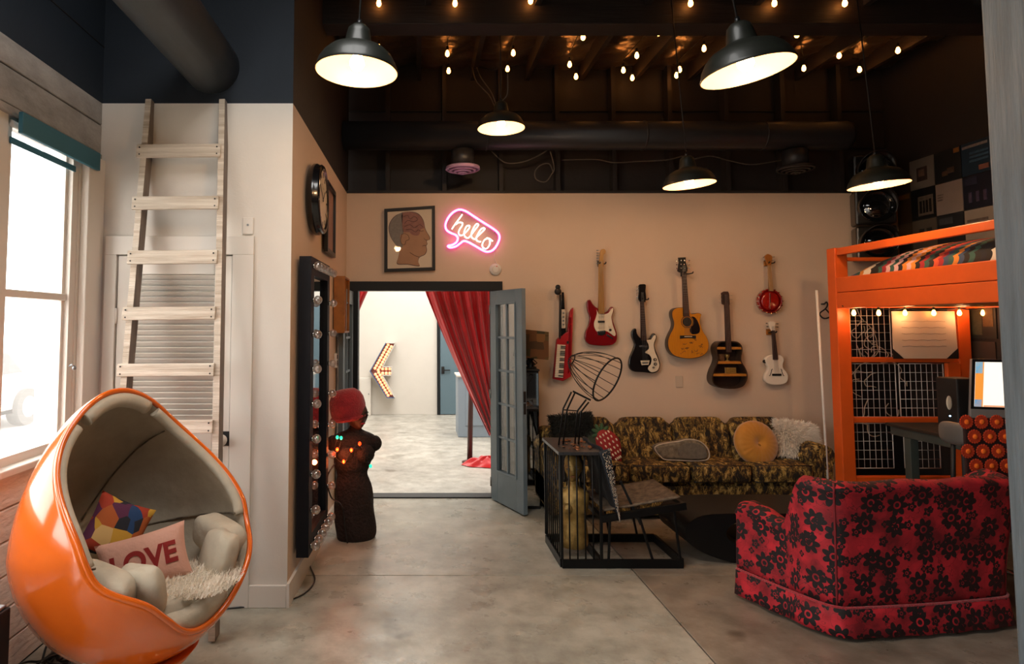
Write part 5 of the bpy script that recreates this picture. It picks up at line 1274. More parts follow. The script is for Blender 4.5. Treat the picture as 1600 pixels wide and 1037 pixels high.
# ================================================================ coffee table
m_ct = M('black_lacquer', '#0f0e0e', .5, var=.2, spec=.3)
ol = cr_spline([(2.62, .36), (2.30, .36), (2.10, .345), (2.00, .285), (1.975, .21), (2.02, .13), (2.16, .055), (2.37, .002), (2.62, .002), (2.87, .002), (3.08, .055), (3.22, .13), (3.265, .21), (3.24, .285), (3.14, .345), (2.94, .36)], 5)
il = cr_spline([(2.62, .315), (2.45, .31), (2.33, .285), (2.275, .225), (2.30, .17), (2.40, .135), (2.62, .125), (2.84, .135), (2.94, .17), (2.965, .225), (2.91, .285), (2.79, .31)], 5)
def resamp(pts, c, n=72):
    out = []
    for k in range(n):
        a = 2*PI*k/n; d = Vector((math.cos(a), math.sin(a)*.3)).normalized(); best = None
        for i in range(len(pts)):
            p = Vector(pts[i])-c; q_ = Vector(pts[(i+1) % len(pts)])-c; e = q_-p; det = d.x*(-e.y)+e.x*d.y
            if abs(det) < 1e-9: continue
            tt = (p.x*(-e.y)+e.x*p.y)/det; ss = (d.x*p.y-d.y*p.x)/det
            if 0 <= ss <= 1 and tt > 0 and (best is None or tt > best): best = tt
        out.append(c+d*(best or .1))
    return out
cc = Vector((2.62, .22)); o_, i_ = resamp(ol, cc), resamp(il, cc)
mb = MB(); Y0, Y1 = 4.70, 5.22
mb.ring_loft([[(p.x, Y, p.y) for p in r] for r, Y in ((i_, Y0+.004), (o_, Y0+.004))], caps=False, smooth=False)
mb.ring_loft([[(p.x, Y, p.y) for p in o_] for Y in (Y0, Y0+.01, Y1-.01, Y1)], caps=False)
mb.ring_loft([[(p.x, Y, p.y) for p in i_] for Y in (Y0, Y1)], caps=False)
mb.ring_loft([[(p.x, Y, p.y) for p in r] for r, Y in ((i_, Y1-.004), (o_, Y1-.004))], caps=False, smooth=False)
t = thing('coffee_table', 'low black hollow loop-shaped coffee table in front of the sofa', 'table', (2.62, 4.96, 0))
mb.build('loop_body', m_ct, t, world=True)
MB().box(2.40, 2.84, 4.74, 5.18, .127, .137, None, .002).build('inner_shelf', m_ct, t, world=True)

# ================================================================ cage chair with gold bust and wire hood
m_iron = M('black_iron', '#08090a', .45, var=.2, spec=.3)
t = thing('cage_chair', 'black iron cage lounge chair with barred side box and sloping seat', 'chair', (1.45, 4.9, 0))
bx0, bx1, by0, by1, bz = 1.05, 1.335, 4.62, 5.17, .82; ex = 1.92
def ib(a, b, w_=.022, h=None, nm='bar', up=(0, 0, 1), par=None): return MB().bar(a, b, w_, h, up, .002).build(nm, m_iron, par or t, world=True)
for y in (by0, by1): MB().box(bx0, ex, y-.012, y+.012, .001, .062, None, .003).build('base_rail', m_iron, t, world=True)
for x in (bx0, ex, bx1): MB().box(x-.012, x+.012, by0+.013, by1-.013, .001, .062, None, .003).build('base_rail', m_iron, t, world=True)
for x in (bx0, bx1):
    for y in (by0, by1): MB().box(x-.010, x+.010, y-.010, y+.010, .063, bz-.02, None, .002).build('corner_post', m_iron, t, world=True)
MB().box(bx0-.02, bx1+.02, by0-.02, by1+.02, bz-.019, bz+.006, None, .004).build('box_top', M('speckled_top', '#3f4043', .35, var=.5, scale=50, metal=.4), t, world=True)
for k in range(1, 5): x = bx0+(bx1-bx0)*k/5; MB().cyl((x, by0, .063), (x, by0, bz-.02), .0058, seg=8).build('bar', m_iron, t, world=True); MB().cyl((x, by1, .063), (x, by1, bz-.02), .0058, seg=8).build('bar', m_iron, t, world=True)
for k in range(1, 8): y = by0+(by1-by0)*k/8; MB().cyl((bx0, y, .063), (bx0, y, bz-.02), .0058, seg=8).build('bar', m_iron, t, world=True); 
sl_, sr_ = .345, .44
for y in (by0, by1): ib((bx1, y, sl_), (ex+.03, y, sr_), .026, .052, 'seat_rail')
ib((bx1+.01, by0, sl_), (bx1+.01, by1, sl_), .03, nm='seat_rail'); ib((ex+.02, by0, sr_), (ex+.02, by1, sr_), .03, nm='seat_rail')
for xa, xb in ((1.40, 1.385), (1.60, 1.70), (1.86, 1.90)): ib((xa, by0, .36+.09*(xa-bx1)/.58), (xb, by0, .06), .016, nm='slanted_bar')
for xa, xb in ((1.50, 1.56), (1.72, 1.78)): ib((xa, by1, .37), (xb, by1, .06), .016, nm='slanted_bar')
ib((1.50, by0+.06, .60), (1.63, by0+.02, .30), .018, nm='arm_strut'); ib((1.36, by1-.05, .78), (1.46, by1-.05, .38), .018, nm='back_post'); ib((1.36, by0+.05, .78), (1.46, by0+.05, .38), .018, nm='back_post')
ib((1.60, by1-.06, .62), (1.52, by1-.02, .36), .018, nm='arm_strut')
mb = MB()
def seatf(u, v): return (bx1+.03+(ex-bx1-.03)*u, by0+.015+(by1-by0-.03)*v, sl_+.055+(sr_-sl_)*u-.02*math.sin(PI*v)*math.sin(PI*u))
mb.grid(seatf, 14, 10).build('seat_panel', M('pale_hide_seat', '#6f604f', .75, var=.45, scale=22, col2='#2e251c'), t, world=True, sol=.012)
def drape(u, v):
    x = 1.345+.115*v+.012*math.sin(9*u+3*v); y = by0-.025+(by1-by0-.02)*u+.01*math.sin(7*v); z = .845-.46*v
    return (x, y, z)
tj = thing('draped_jacket', 'black cloth with a sequinned edge draped over the side of the cage chair', 'jacket', (1.38, 4.9, .4))
MB().grid(drape, 20, 20).build('cloth', M('black_cloth', '#0e1218', .8), tj, world=True, sol=.014)
def flap(u, v):
    w_ = .085*(1-v)**.8
    return (1.315+.14*v+w_*u*.9, by0-.045-.004*math.sin(6*v), .835-.50*v+.02*u)
MB().grid(flap, 8, 18).build('lapel', M('navy_cloth', '#131a22', .8), tj, world=True, sol=.008)
rs = random.Random(8); mb = MB()
for k in range(420):
    v = rs.random()**.9; u = rs.random()*.75+.25; p = Vector(flap(u, v))+Vector((0, -.008, 0)); mb.ball(p, rs.uniform(.003, .006), (1, .35, 1), 6, 4)
mb.build('sequins', M('sequins', '#b8b0a4', .2, metal=.9), tj, world=True)['kind'] = 'stuff'
# gold bust inside the box
gc = Vector((1.20, 4.87, .064))
tg = thing('gold_bust', 'worn gold mannequin bust standing inside the barred box', 'bust', tuple(gc))
prof = [(.0, .085, .07, 0, 0), (.04, .105, .085, 0, 0), (.14, .10, .082, 0, 0), (.22, .09, .075, 0, 0), (.29, .105, .09, 0, -.006), (.36, .115, .085, 0, 0), (.405, .112, .066, 0, 0), (.43, .08, .055, 0, 0), (.455, .045, .045, 0, -.003), (.50, .038, .04, 0, -.006), (.53, .04, .042, 0, -.01)]
body_mb(cr_spline(prof, 4, False), gc, -14, 36).build('torso', m_gold, tg, world=True)
for x in (-.045, .05): MB().ball(gc+Vector((x-.01, -.062, .30)), .045, (1, .8, 1)).build('breast', m_gold, tg, world=True)
head_mb(gc+Vector((-.012, -.025, .60)), .215, -12).build('head', m_gold, tg, world=True)
features(gc+Vector((-.012, -.025, .60)), .215, -12, tg, m_leo, M('rust_lips', '#7a4a2a', .5))
m_hairb = M('dark_hair', '#1a120c', .6)
mb = MB(); 
for k in range(26):
    a = 2*PI*k/26; 
    if -PI/2-.75 < a-2*PI*(a > PI) < -PI/2+.75: continue
    p0 = gc+Vector((-.012+.02*math.cos(a), -.0+.02*math.sin(a), .70)); p1 = gc+Vector((-.012+.083*math.cos(a), .0+.085*math.sin(a), .63)); p2 = gc+Vector((-.012+.092*math.cos(a), .0+.095*math.sin(a), .50)); 
    mb.tube(cr_spline([tuple(p0), tuple(p1), tuple(p2)], 4, False), .014, 6)
mb.build('hair', m_hairb, tg, world=True)
# wire hood lamp on the box
hc = WP(893, 562, 4.9); hr = WP(940, 590, 4.84)
th_ = thing('wire_hood', 'bell-shaped black wire hood on bent twin stems above the cage chair', 'lamp frame', (1.19, 4.9, bz+.006))
axv = (hr-hc); axv = Vector((axv.x, -.21, axv.z)); Lh = axv.length; axn = axv.normalized(); uu = axn.cross(Vector((0, 1, 0))).normalized(); vv = axn.cross(uu)
def hp_(s_, a): r = .176*math.sin(min(1, .06+s_*.94)*PI/2)**.62; return hc+axn*(Lh*s_)+uu*(r*math.cos(a))+vv*(r*math.sin(a))
for k in range(16): MB().tube([hp_(i/12, 2*PI*k/16) for i in range(13)], .0028, 6).build('wire_rib', m_iron, th_, world=True)
MB().tube([hp_(1, 2*PI*k/40) for k in range(40)], .0065, 8, closed=True).build('rim_ring', m_iron, th_, world=True)
MB().tube([hp_(.0, 2*PI*k/16) for k in range(16)], .005, 6, closed=True).build('apex_ring', m_iron, th_, world=True)
for pts, yy in (([(873, 690), (880, 638), (893, 612)], 4.86), ([(880, 690), (886, 640), (898, 614)], 4.9), ([(898, 690), (902, 642), (916, 624)], 4.86), ([(904, 690), (908, 643), (920, 628)], 4.9)):
    q = [WP(x, y, yy) for x, y in pts]; q[0].z = bz+.007; MB().tube(q[:1]+[q[0].lerp(q[1], .9)]+[q[1]]+q[2:], .0065, 8).build('stem', m_iron, th_, world=True)
ib(WP(881, 640, 4.88), WP(904, 642, 4.88), .008, nm='cross_bar', par=th_)
ib(WP(895, 611, 4.88), WP(923, 625, 4.86), .014, nm='neck_bracket', par=th_)
rs = random.Random(2); m_cop = M('copper_petals', '#9c6a4a', .3, metal=.8, var=.4, scale=60)
to_ = thing('copper_flowers', 'scattered copper-coloured petals around the stems on the box top', 'ornament', (1.2, 4.85, bz+.007))
for k in range(34):
    p = Vector((rs.uniform(1.10, 1.32), rs.uniform(4.66, 5.05), bz+.014)); MB().ball((0, 0, 0), rs.uniform(.012, .02), (1, .7, .28), 8, 5).xf(TR(p, rs.uniform(-25, 25), rs.uniform(-25, 25), rs.uniform(0, 360))).build('petal', m_cop, to_, world=True)

# ================================================================ mirrored stand and patchwork lamp behind the door
t = thing('mirror_pedestal', 'tall narrow mirror-fronted pedestal between the open door and the sofa', 'pedestal', (1.03, 6.2, 0))
MB().box(.985, 1.18, 6.07, 6.40, .001, 1.30, None, .004).build('body', m_blackm, t, world=True)
MB().box(.990, 1.175, 6.060, 6.069, .03, 1.29, None, .002).build('mirror_panel', m_mirror, t, world=True)
MB().box(.978, 1.186, 6.05, 6.41, 1.301, 1.318, None, .003).build('top', m_blackm, t, world=True)
t = thing('table_lamp', 'small lamp with square patchwork shade on the mirrored pedestal', 'lamp', (1.13, 6.22, 1.319))
MB().lathe([(.06, 0), (.06, .012), (.03, .02), (.045, .045), (.02, .07), (.035, .095), (.012, .115)], (0, 0, 0), seg=20).build('base', m_black, t)
for k in range(5):
    a = 2*PI*k/5; MB().tube([(.02*math.cos(a), .02*math.sin(a), .02), (.065*math.cos(a), .065*math.sin(a), .05), (.02*math.cos(a), .02*math.sin(a), .09)], .006, 6).build('scroll', m_black, t)
sh = MB(); a0, a1, hh = .135, .118, .27
for sg in (0, 1, 2, 3):
    m_ = Matrix.Rotation(sg*PI/2, 4, 'Z'); v = [m_ @ Vector(p) for p in ((-a0, -a0, 0), (a0, -a0, 0), (a1, -a1, hh), (-a1, -a1, hh))]; sh.add(v, [(0, 1, 2, 3)])
sh.xf(TR((0, 0, .10), 0, 6, 8)).build('shade', m_shade, t, sol=.006)

# ================================================================ red floral armchair
BL = Vector((2.33, 3.585, 0)); rzc = 8
t = thing('armchair', 'crimson velvet armchair with black flowers seen from behind', 'armchair', (BL.x, BL.y, 0), R(rzc))
W_ = 1.13; 
path = []
def addp(x, y, n): path.append((x, y, n))
outline = [(-.165, .60), (-.13, .45), (-.09, .30), (-.045, .15), (-.012, .06), (.025, .018), (.08, 0), (.3, -.012), (.565, -.018), (.83, -.012), (1.05, 0), (1.105, .018), (1.142, .06), (1.165, .15), (1.20, .30), (1.235, .45), (1.26, .60)]
op = cr_spline(outline, 8, False)
ln = [0]
for i in range(1, len(op)): ln.append(ln[-1]+math.hypot(op[i][0]-op[i-1][0], op[i][1]-op[i-1][1]))
TOT = ln[-1]
def hgt(x, y):
    if y <= .14: return .855
    if y < .30: f = (y-.14)/.16; return .855-.30*(f*f*(3-2*f))
    return .555+.035*sstep(.30, .46, y)-.03*sstep(.52, .60, y)
rings = []; uvl = []
for i, (x, y) in enumerate(op):
    a = Vector(op[max(i-1, 0)]); b = Vector(op[min(i+1, len(op)-1)]); d = (b-a).normalized(); n = Vector((d.y, -d.x))   # outward
    if n.dot(Vector((x-.55, y-.35))) < 0: n = -n
    H = hgt(x, y)+.006*math.sin(14*ln[i]); th = .13 if y < .16 else .15
    back = 1-sstep(.1, .3, y)
    def P(o, z, _n=n, _x=x, _y=y): return Vector((_x+_n.x*o, _y+_n.y*o, z))
    fl_ = lambda z: .012+.055*back*(z/.85)**2
    ring = [P(.005, .165)]
    for k in range(1, 9): z = .165+(H-.05-.165)*k/8; ring.append(P(fl_(z)+.006*math.sin(9*z+5*ln[i]), z))
    ring += [P(fl_(H)-.004+.012, H-.025), P(fl_(H)-.02, H), P(fl_(H)-th*.45, H+.012), P(-th+.03+fl_(H), H-.004), P(-th+fl_(H), H-.05)]
    for k in range(1, 5): z = H-.05-(H-.05-.30)*k/4; ring.append(P(-th-.015+fl_(z)*.5, z))
    ring.append(P(-.06, .17))
    rings.append(ring)
mb = MB(); mb.ring_loft(rings)
uvs = {}
me_o = mb
def uvf(co):
    return (0, 0)
cum = []; lm = [0]
for i in range(1, len(rings)): lm.append(lm[-1]+(rings[i][6]-rings[i-1][6]).length)
for i in range(len(rings)):
    s_ = 0
    for j in range(len(rings[0])):
        if j: s_ += (rings[i][j]-rings[i][j-1]).length
        cum.append((lm[i], s_))
def build_uv(mb, name, mt, par, uvlist, **k):
    me = bpy.data.meshes.new(name); me.from_pydata(mb.v, [], mb.f); me.update(); me.polygons.foreach_set('use_smooth', mb.sm)
    bm = bmesh.new(); bm.from_mesh(me); bmesh.ops.recalc_face_normals(bm, faces=bm.faces[:]); bm.to_mesh(me); bm.free()
    ul = me.uv_layers.new(name='uv')
    for lp in me.loops: ul.data[lp.index].uv = uvlist[lp.vertex_index]
    me.materials.append(mt); o = bpy.data.objects.new(name, me); C.objects.link(o); o.parent = par
    if k.get('sol'): md = o.modifiers.new('s', 'SOLIDIFY'); md.thickness = k['sol']; md.offset = 0
    return o
build_uv(mb, 'upholstered_shell', m_floral, t, cum)
# piping along the corner seams and top edge
for i0 in (40, 88):
    if i0 < len(rings): MB().tube([rings[i0][k]+Vector((0, 0, 0)) for k in range(0, 11)], .006, 6).build('piping', m_floral, t)
rings = []; cum = []
for i, (x, y) in enumerate(op):
    a = Vector(op[max(i-1, 0)]); b = Vector(op[min(i+1, len(op)-1)]); d = (b-a).normalized(); n = Vector((d.y, -d.x))
    if n.dot(Vector((x-.55, y-.35))) < 0: n = -n
    w_ = .006*math.sin(30*ln[i])
    rings.append([Vector((x+n.x*o, y+n.y*o, z)) for o, z in ((.018, .172), (.022+w_*.3, .12), (.028+w_*.6, .07), (.034+w_, .022))]); cum += [(lm[i], .9-.05*k) for k in range(4)]
mb = MB(); mb.ring_loft(rings, closed=False, caps=False); build_uv(mb, 'skirt', m_floral, t, cum, sol=.012)
MB().tube([r[0]+Vector((0, 0, .004)) for r in rings], .008, 8).build('skirt_welt', m_redv if False else m_knit, t)
mb = puffy((.55, .42, .34), (.50, .32, .085), .3, .2, 48, 14); build_uv(mb, 'seat_cushion', m_floral, t, [(v[0]*1.0+v[2]*.5, v[1]+v[2]) for v in mb.v])
mb = puffy((.55, .42, .235), (.62, .30, .05), .2, .12, 48, 10); build_uv(mb, 'seat_base', m_floral, t, [(v[0], v[1]+v[2]) for v in mb.v])
for x in (-.075, 1.175):
    mb = puffy((x, .585, .50), (.085, .05, .10), .6, .6); build_uv(mb, 'arm_front', m_floral, t, [(v[0]+v[1], v[2]) for v in mb.v])
    mb = puffy((x, .59, .33), (.08, .045, .13), .4, .4); build_uv(mb, 'arm_front', m_floral, t, [(v[0]+v[1], v[2]) for v in mb.v])
MB().box(.06, 1.05, .06, .60, .03, .16).build('plinth', m_blackm, t)
for x in (.08, 1.02):
    for y in (.08, .55): MB().cyl((x, y, .001), (x, y, .03), .03, seg=12).build('foot', m_blackm, t)

# ================================================================ orange loft bed
t = thing('loft_bed', 'orange painted wooden loft bed with guard rail along the right wall', 'bed', (4.35, 4.6, 0))
b0x, b1x, fy, ny = 3.77, 4.93, 5.60, 3.62
def ob_(x0, x1, y0, y1, z0, z1, nm, mt=None): return MB().box(x0, x1, y0, y1, z0, z1, None, .006).build(nm, mt or m_orange, t, world=True)
ob_(b0x-.015, b0x+.10, fy-.0, fy+.11, .001, 2.435, 'post'); ob_(b0x-.015, b0x+.10, ny-.11, ny, .001, 2.435, 'post')
ob_(b1x-.10, b1x+.01, fy, fy+.11, .001, 1.89, 'post'); ob_(b1x-.10, b1x+.01, ny-.11, ny, .001, 1.89, 'post')
ob_(b0x, b0x+.04, ny, fy-.001, 2.365, 2.43, 'guard_rail')
ob_(b0x-.01, b0x+.035, ny, fy-.001, 2.032, 2.165, 'side_board'); ob_(b0x-.01, b0x+.035, ny, fy-.001, 1.89, 2.028, 'side_board')
ob_(b1x-.03, b1x+.01, ny, fy-.001, 1.89, 2.16, 'side_board')
for y in (fy+.01, ny-.05): ob_(b0x+.10, b1x+.01, y, y+.04, 1.895, 2.16, 'end_board')
ob_(b0x+.10, b1x, fy+.05, fy+.085, 2.32, 2.355, 'end_rail')
for z0, z1 in ((1.41, 1.455), (.88, .925), (.36, .41)): ob_(b0x+.10, b1x-.10, fy+.01, fy+.075, z0, z1, 'cross_rail')
ob_(b1x-.22, b1x-.101, fy-.01, fy+.03, 1.12, 1.405, 'brace_board')
for k in range(9): ob_(b0x+.036, b1x-.031, ny+.05+.215*k, ny+.14+.215*k, 1.90, 1.925, 'slat', m_orwood)
tm_ = tag(MB().box(b0x+.05, b1x-.04, ny+.02, fy-.01, 1.93, 2.12, None, .05).build('mattress', m_cream), 'pale mattress on the loft bed under the striped blanket', 'mattress')
def blf(u, v):
    x = b0x+.045+(b1x-b0x-.085)*u; y = ny+.0+(fy-ny-.02)*v
    e = (1-abs(2*u-1)**3.2)**.6*(1-max(0, (2*v-1))**3.0)**.75
    return (x, y, 2.135+.235*e+.012*math.sin(8*x+5*y))
mb = MB(); mb.grid(blf, 40, 60); uvl = [(v[1], v[0]) for v in mb.v]
tb = thing('crochet_blanket', 'multicoloured striped crochet blanket heaped on the loft bed', 'blanket', (4.35, 4.6, 2.12))
o = build_uv(mb, 'blanket', m_crochet, None, uvl, sol=.02); o.parent = tb; o.matrix_parent_inverse = tb.matrix_basis.inverted()
o.name = 'blanket'
# bulbs under the far end of the bed
pts = [WP(x, 488, 5.52) for x in (1334, 1373, 1414, 1459, 1499, 1536)]
string_light('row of small warm bulbs under the loft bed', pts, None, .05, .015, .8, bulb_me, ((-.1, 0, .02), (.02, 0, .0)))
for i in (0, 2, 4):
    l = bpy.data.lights.new('bed_bulb_light', 'POINT'); l.energy = 1.8; l.color = (1, .5, .22); l.shadow_soft_size = .03
    lo = bpy.data.objects.new('bed_bulb_light', l); C.objects.link(lo); lo.location = pts[i]+Vector((0, -.04, -.02))
# wire grid panels
def gridpanel(x0, y0, x1, y1, label, Y=5.69):
    a = WP(x0, y0, Y); b = WP(x1, y1, Y); mb = MB(); nx = max(2, round((b.x-a.x)/.0515)); nz = max(2, round((a.z-b.z)/.0745))
    t = thing('grid_panel', label, 'wire grid', ((a.x+b.x)/2, Y, b.z), group='white wire grid panels under the loft bed')
    for i in range(nx+1): x = a.x+(b.x-a.x)*i/nx; mb.cyl((x, Y, a.z), (x, Y, b.z), .0022 if 0 < i < nx else .004, seg=6)
    mb.build('upright_wires', m_trimw, t, world=True)['kind'] = 'stuff'
    mb = MB()
    for i in range(nz+1): z = b.z+(a.z-b.z)*i/nz; mb.cyl((a.x, Y-.003, z), (b.x, Y-.003, z), .0022 if 0 < i < nz else .004, seg=6)
    mb.build('cross_wires', m_trimw, t, world=True)['kind'] = 'stuff'
gridpanel(1327, 480, 1393, 559, 'white wire grid panel under the bed left of the paper sheet')
gridpanel(1327, 568, 1402, 651, 'white wire grid panel below the middle orange rail, left one')
gridpanel(1404, 568, 1477, 651, 'white wire grid panel below the middle orange rail, right one')
gridpanel(1330, 661, 1397, 731, 'white wire grid panel near the floor left of the desk leg')
gridpanel(1411, 661, 1470, 731, 'white wire grid panel near the floor right of the desk leg')
# dark scribbled board behind
t = thing('painted_board', 'black board with loose white line drawings behind the wire grids', 'painting', (4.66, 6.40, 0))
MB().box(4.36, 4.98, 6.39, 6.42, .02, 1.98, None, .003).build('board', m_blackm, t, world=True)
rs = random.Random(14)
for k in range(22):
    x, z = rs.uniform(4.42, 4.9), rs.uniform(.8, 1.85); pts = []; a = rs.uniform(0, 6)
    for i in range(7): pts.append((min(4.96, max(4.38, x)), 6.387, z)); a += rs.uniform(-.3, 1.3); x += .05*math.cos(a); z += .05*math.sin(a)
    MB().tube(cr_spline(pts, 4, False), .005, 5).build('brush_stroke', m_cream, t, world=True)
# paper sheet
a = WP(1393, 486, 5.57); b = WP(1495, 560, 5.57)
t = thing('paper_sheet', 'large blank cream paper sheet with cut lower corners taped under the bed', 'paper', ((a.x+b.x)/2, 5.57, b.z))
MB().prism([(a.x, a.z), (b.x, a.z-.0), (b.x+.01, b.z+.09), (b.x-.09, b.z), (a.x+.09, b.z), (a.x, b.z+.085)], 5.568, 5.574).build('sheet', m_cream, t, world=True)
for p in ([(a.x-.005, b.z+.085), (a.x+.09, b.z-.002), (a.x-.005, b.z-.002)], [(b.x+.015, b.z+.09), (b.x+.015, b.z-.002), (b.x-.09, b.z-.002)]): MB().prism(p, 5.566, 5.572).build('corner_pocket', m_blackm, t, world=True)
rs = random.Random(4)
for k in range(5): 
    z = a.z-.09-.055*k; MB().tube([(a.x+.08+.39*i/12, 5.5672, z+.004*math.sin(i*2+k)) for i in range(13)], .001, 4).build('pencil_line', m_leo, t, world=True)
# thin white pole and wire hanger beside the bed
p0 = FP(1306, 770); 
quick(MB().cyl((3.70, 5.72, .004), (3.665, 5.73, 2.06), .011, seg=10), 'thin_pole', m_trimw, 'thin white pole standing against the left side of the orange post', 'pole')
c = WP(1289, 490, 6.40)
t = tag(MB().tube(cr_spline([tuple(c+Vector(p)) for p in ((0, 0, .10), (.02, 0, .12), (.03, 0, .09), (0, -.01, .05), (-.06, -.01, .0), (-.02, -.015, -.05), (.05, -.01, -.02), (.0, -.01, .05))], 5, False), .007, 6).cyl(c+Vector((0, .048, .1)), c+Vector((0, -.0, .1)), .008, seg=8).build('wire_hook', m_blackm), 'bent black wire hook on the wall left of the orange post', 'hook')

# ================================================================ desk and computer
m_desk = M('green_grey_paint', '#37403d', .55, var=.2)
t = thing('desk', 'dark green-grey wooden desk under the loft bed', 'desk', (4.45, 4.95, 0))
dx0, dx1, dy0, dy1, dz = 4.045, 4.88, 4.42, 5.47, .905
MB().box(dx0, dx1, dy0, dy1, dz-.025, dz, None, .004).build('desk_top', M('desk_dark_top', '#25211c', .5, var=.3), t, world=True)
for b in ((dx0+.02, dx0+.045, dy0+.03, dy1-.03), (dx1-.045, dx1-.02, dy0+.03, dy1-.03), (dx0+.05, dx1-.05, dy0+.03, dy0+.055), (dx0+.05, dx1-.05, dy1-.055, dy1-.03)): MB().box(*b, dz-.095, dz-.026, None, .003).build('apron', m_desk, t, world=True)
for x, y in ((dx0+.045, dy1-.22), (dx1-.05, dy1-.1), (dx0+.045, dy0+.12), (dx1-.05, dy0+.12)): MB().box(x-.034, x+.034, y-.034, y+.034, .001, dz-.096, None, .004).build('leg', m_desk, t, world=True)
t = thing('desktop_speaker', 'black box speaker with cream oval front at the back of the desk', 'speaker', (4.2, 5.0, dz+.002))
MB().box(4.16, 4.36, 4.86, 5.06, dz+.002, 1.33, None, .01).build('cabinet', m_blackm, t, world=True)
c = WP(1479, 629, 4.855); MB().ball(c+Vector((.02, 0, 0)), .045, (.5, .12, 1.2)).build('badge', m_guard, t, world=True); MB().ball(c+Vector((.02, -.002, -.10)), .006).build('power_light', M('power_led', '#9fd8ff', .4, emit='#9fd8ff', es=8), t, world=True)
sm_ = TR((4.49, 4.66, 1.285), 9, 0, -18)
t = thing('computer', 'silver all-in-one computer with bright screen on the desk', 'computer', (4.5, 4.7, dz+.002))
m_alu = M('aluminium', '#b9b4b0', .3, metal=.6)
MB().box(-.325, .325, .0, .035, -.25, .20, None, .006).xf(sm_).build('housing', m_alu, t, world=True)
MB().box(-.325, .325, -.006, 0, -.175, .205, None, .002).xf(sm_).build('bezel', m_black, t, world=True)
MB().box(-.305, .305, -.009, -.006, -.155, .185).xf(sm_).build('screen', M('screen_white', '#ffffff', .4, emit='#f3ecdf', es=1.0), t, world=True)
def scr(x0, x1, z0, z1, col, nm): MB().box(x0, x1, -.0115, -.009, z0, z1).xf(sm_).build(nm, M('screen_'+nm, col, .4, emit=col, es=.9), t, world=True)
scr(-.305, -.255, -.155, .185, '#e8923a', 'desktop_edge'); scr(-.305, -.262, -.155, -.10, '#2f8fc4', 'desktop_blue'); scr(-.305, -.262, .10, .185, '#4aa0c8', 'desktop_sky'); scr(-.25, .305, -.155, -.142, '#e2a27a', 'dock')
for i, (x, z, cc_) in enumerate(((-.06, .07, '#4a4a4e'), (-.08, -.03, '#c79a62'), (-.08, -.065, '#5a3022'), (.01, -.04, '#55504c'), (.02, .06, '#8c8c90'))): scr(x-.028, x+.028, z, z+(.075 if i != 2 else .03), cc_, 'thumbnail')
MB().box(-.09, .09, .05, .11, dz+.002-1.285, -.05).xf(TR((4.49, 4.66, 1.285), 0, 0, -18)).build('stand', m_alu, t, world=True)
MB().box(-.12, .12, -.08, .12, dz+.002-1.285, dz+.010-1.285, None, .003).xf(TR((4.49, 4.66, 1.285), 0, 0, -18)).build('foot', m_alu, t, world=True)

# ================================================================ office chair with crochet throw
cx_, cy_ = 3.86, 4.30
t = thing('office_chair', 'office chair with grey armrest loop and chrome base beside the desk', 'chair', (cx_, cy_, 0))
MB().box(cx_-.23, cx_+.17, cy_-.09, cy_-.05, .60, 1.12, None, .02).build('backrest', m_blackm, t, world=True)
puffy((cx_, cy_+.13, .50), (.24, .22, .045), .3, .3).build('seat', m_blackm, t, world=True)
puffy((cx_-.215, cy_-.0, 1.01), (.022, .12, .075), .6, .6).build('armrest', m_steel, t, world=True)
MB().tube([(cx_-.2, cy_+.03, .95), (cx_-.2, cy_+.05, .62), (cx_-.12, cy_+.08, .50)], .014, 8).build('armrest_strut', m_blackm, t, world=True)
MB().cyl((cx_, cy_+.12, .09), (cx_, cy_+.12, .455), .022, seg=14).build('gas_lift', m_chrome, t, world=True)
for k in range(5):
    a = 2*PI*k/5+.3-PI/2+.5; e = Vector((cx_+.27*math.cos(a), cy_+.12+.27*math.sin(a), .075)); MB().tube([(cx_, cy_+.12, .11), tuple(e)], [.022, .014], 10).build('base_leg', m_chrome, t, world=True)
    MB().cyl(e+Vector((-.02, 0, -.045)), e+Vector((.02, 0, -.045)), .028, seg=14).build('caster', m_blackm, t, world=True)
MB().tube([(cx_-.03, cy_-.07, .52), (cx_-.03, cy_-.07, .66)], .02, 8).build('back_support', m_chrome, t, world=True); MB().box(cx_-.05, cx_+.0, cy_-.08, cy_+.05, .455, .475).build('bracket', m_chrome, t, world=True)
tc_ = thing('crochet_throw', 'black crochet throw covered in orange round rosettes over the office chair back', 'throw', (cx_-.03, cy_-.1, .62))
MB().box(cx_-.245, cx_+.185, cy_-.118, cy_-.098, .55, 1.13, None, .008).build('ground', M('throw_ground', '#2a0d08', .9), tc_, world=True)
m_ro1 = M('rosette_rust', '#b8380f', .9); m_ro2 = M('rosette_centre', '#f07018', .9)
pet = MB()
for k in range(16):
    a = 2*PI*k/16; pet.ball((.039*math.cos(a), 0, .039*math.sin(a)), .009, (1, .5, 1), 6, 4)
pet.cyl((0, .004, 0), (0, -.003, 0), .036, seg=16); me_p = pet.mesh('rosette', m_ro1); me_c = MB().ball((0, -.004, 0), .017, (1, .5, 1), 12, 6).mesh('rosette_centre', m_ro2)
for r_ in range(6):
    for k in range(5):
        x = cx_-.235+.1*k+(.05 if r_ % 2 else 0); z = 1.105-.095*r_
        if x > cx_+.19: continue
        o = bpy.data.objects.new('rosette', me_p); C.objects.link(o); o.parent = tc_; o.location = Vector((x, cy_-.122, z))-tc_.location; o.rotation_euler.y = k
        d = bpy.data.objects.new('rosette_centre', me_c); C.objects.link(d); d.parent = o

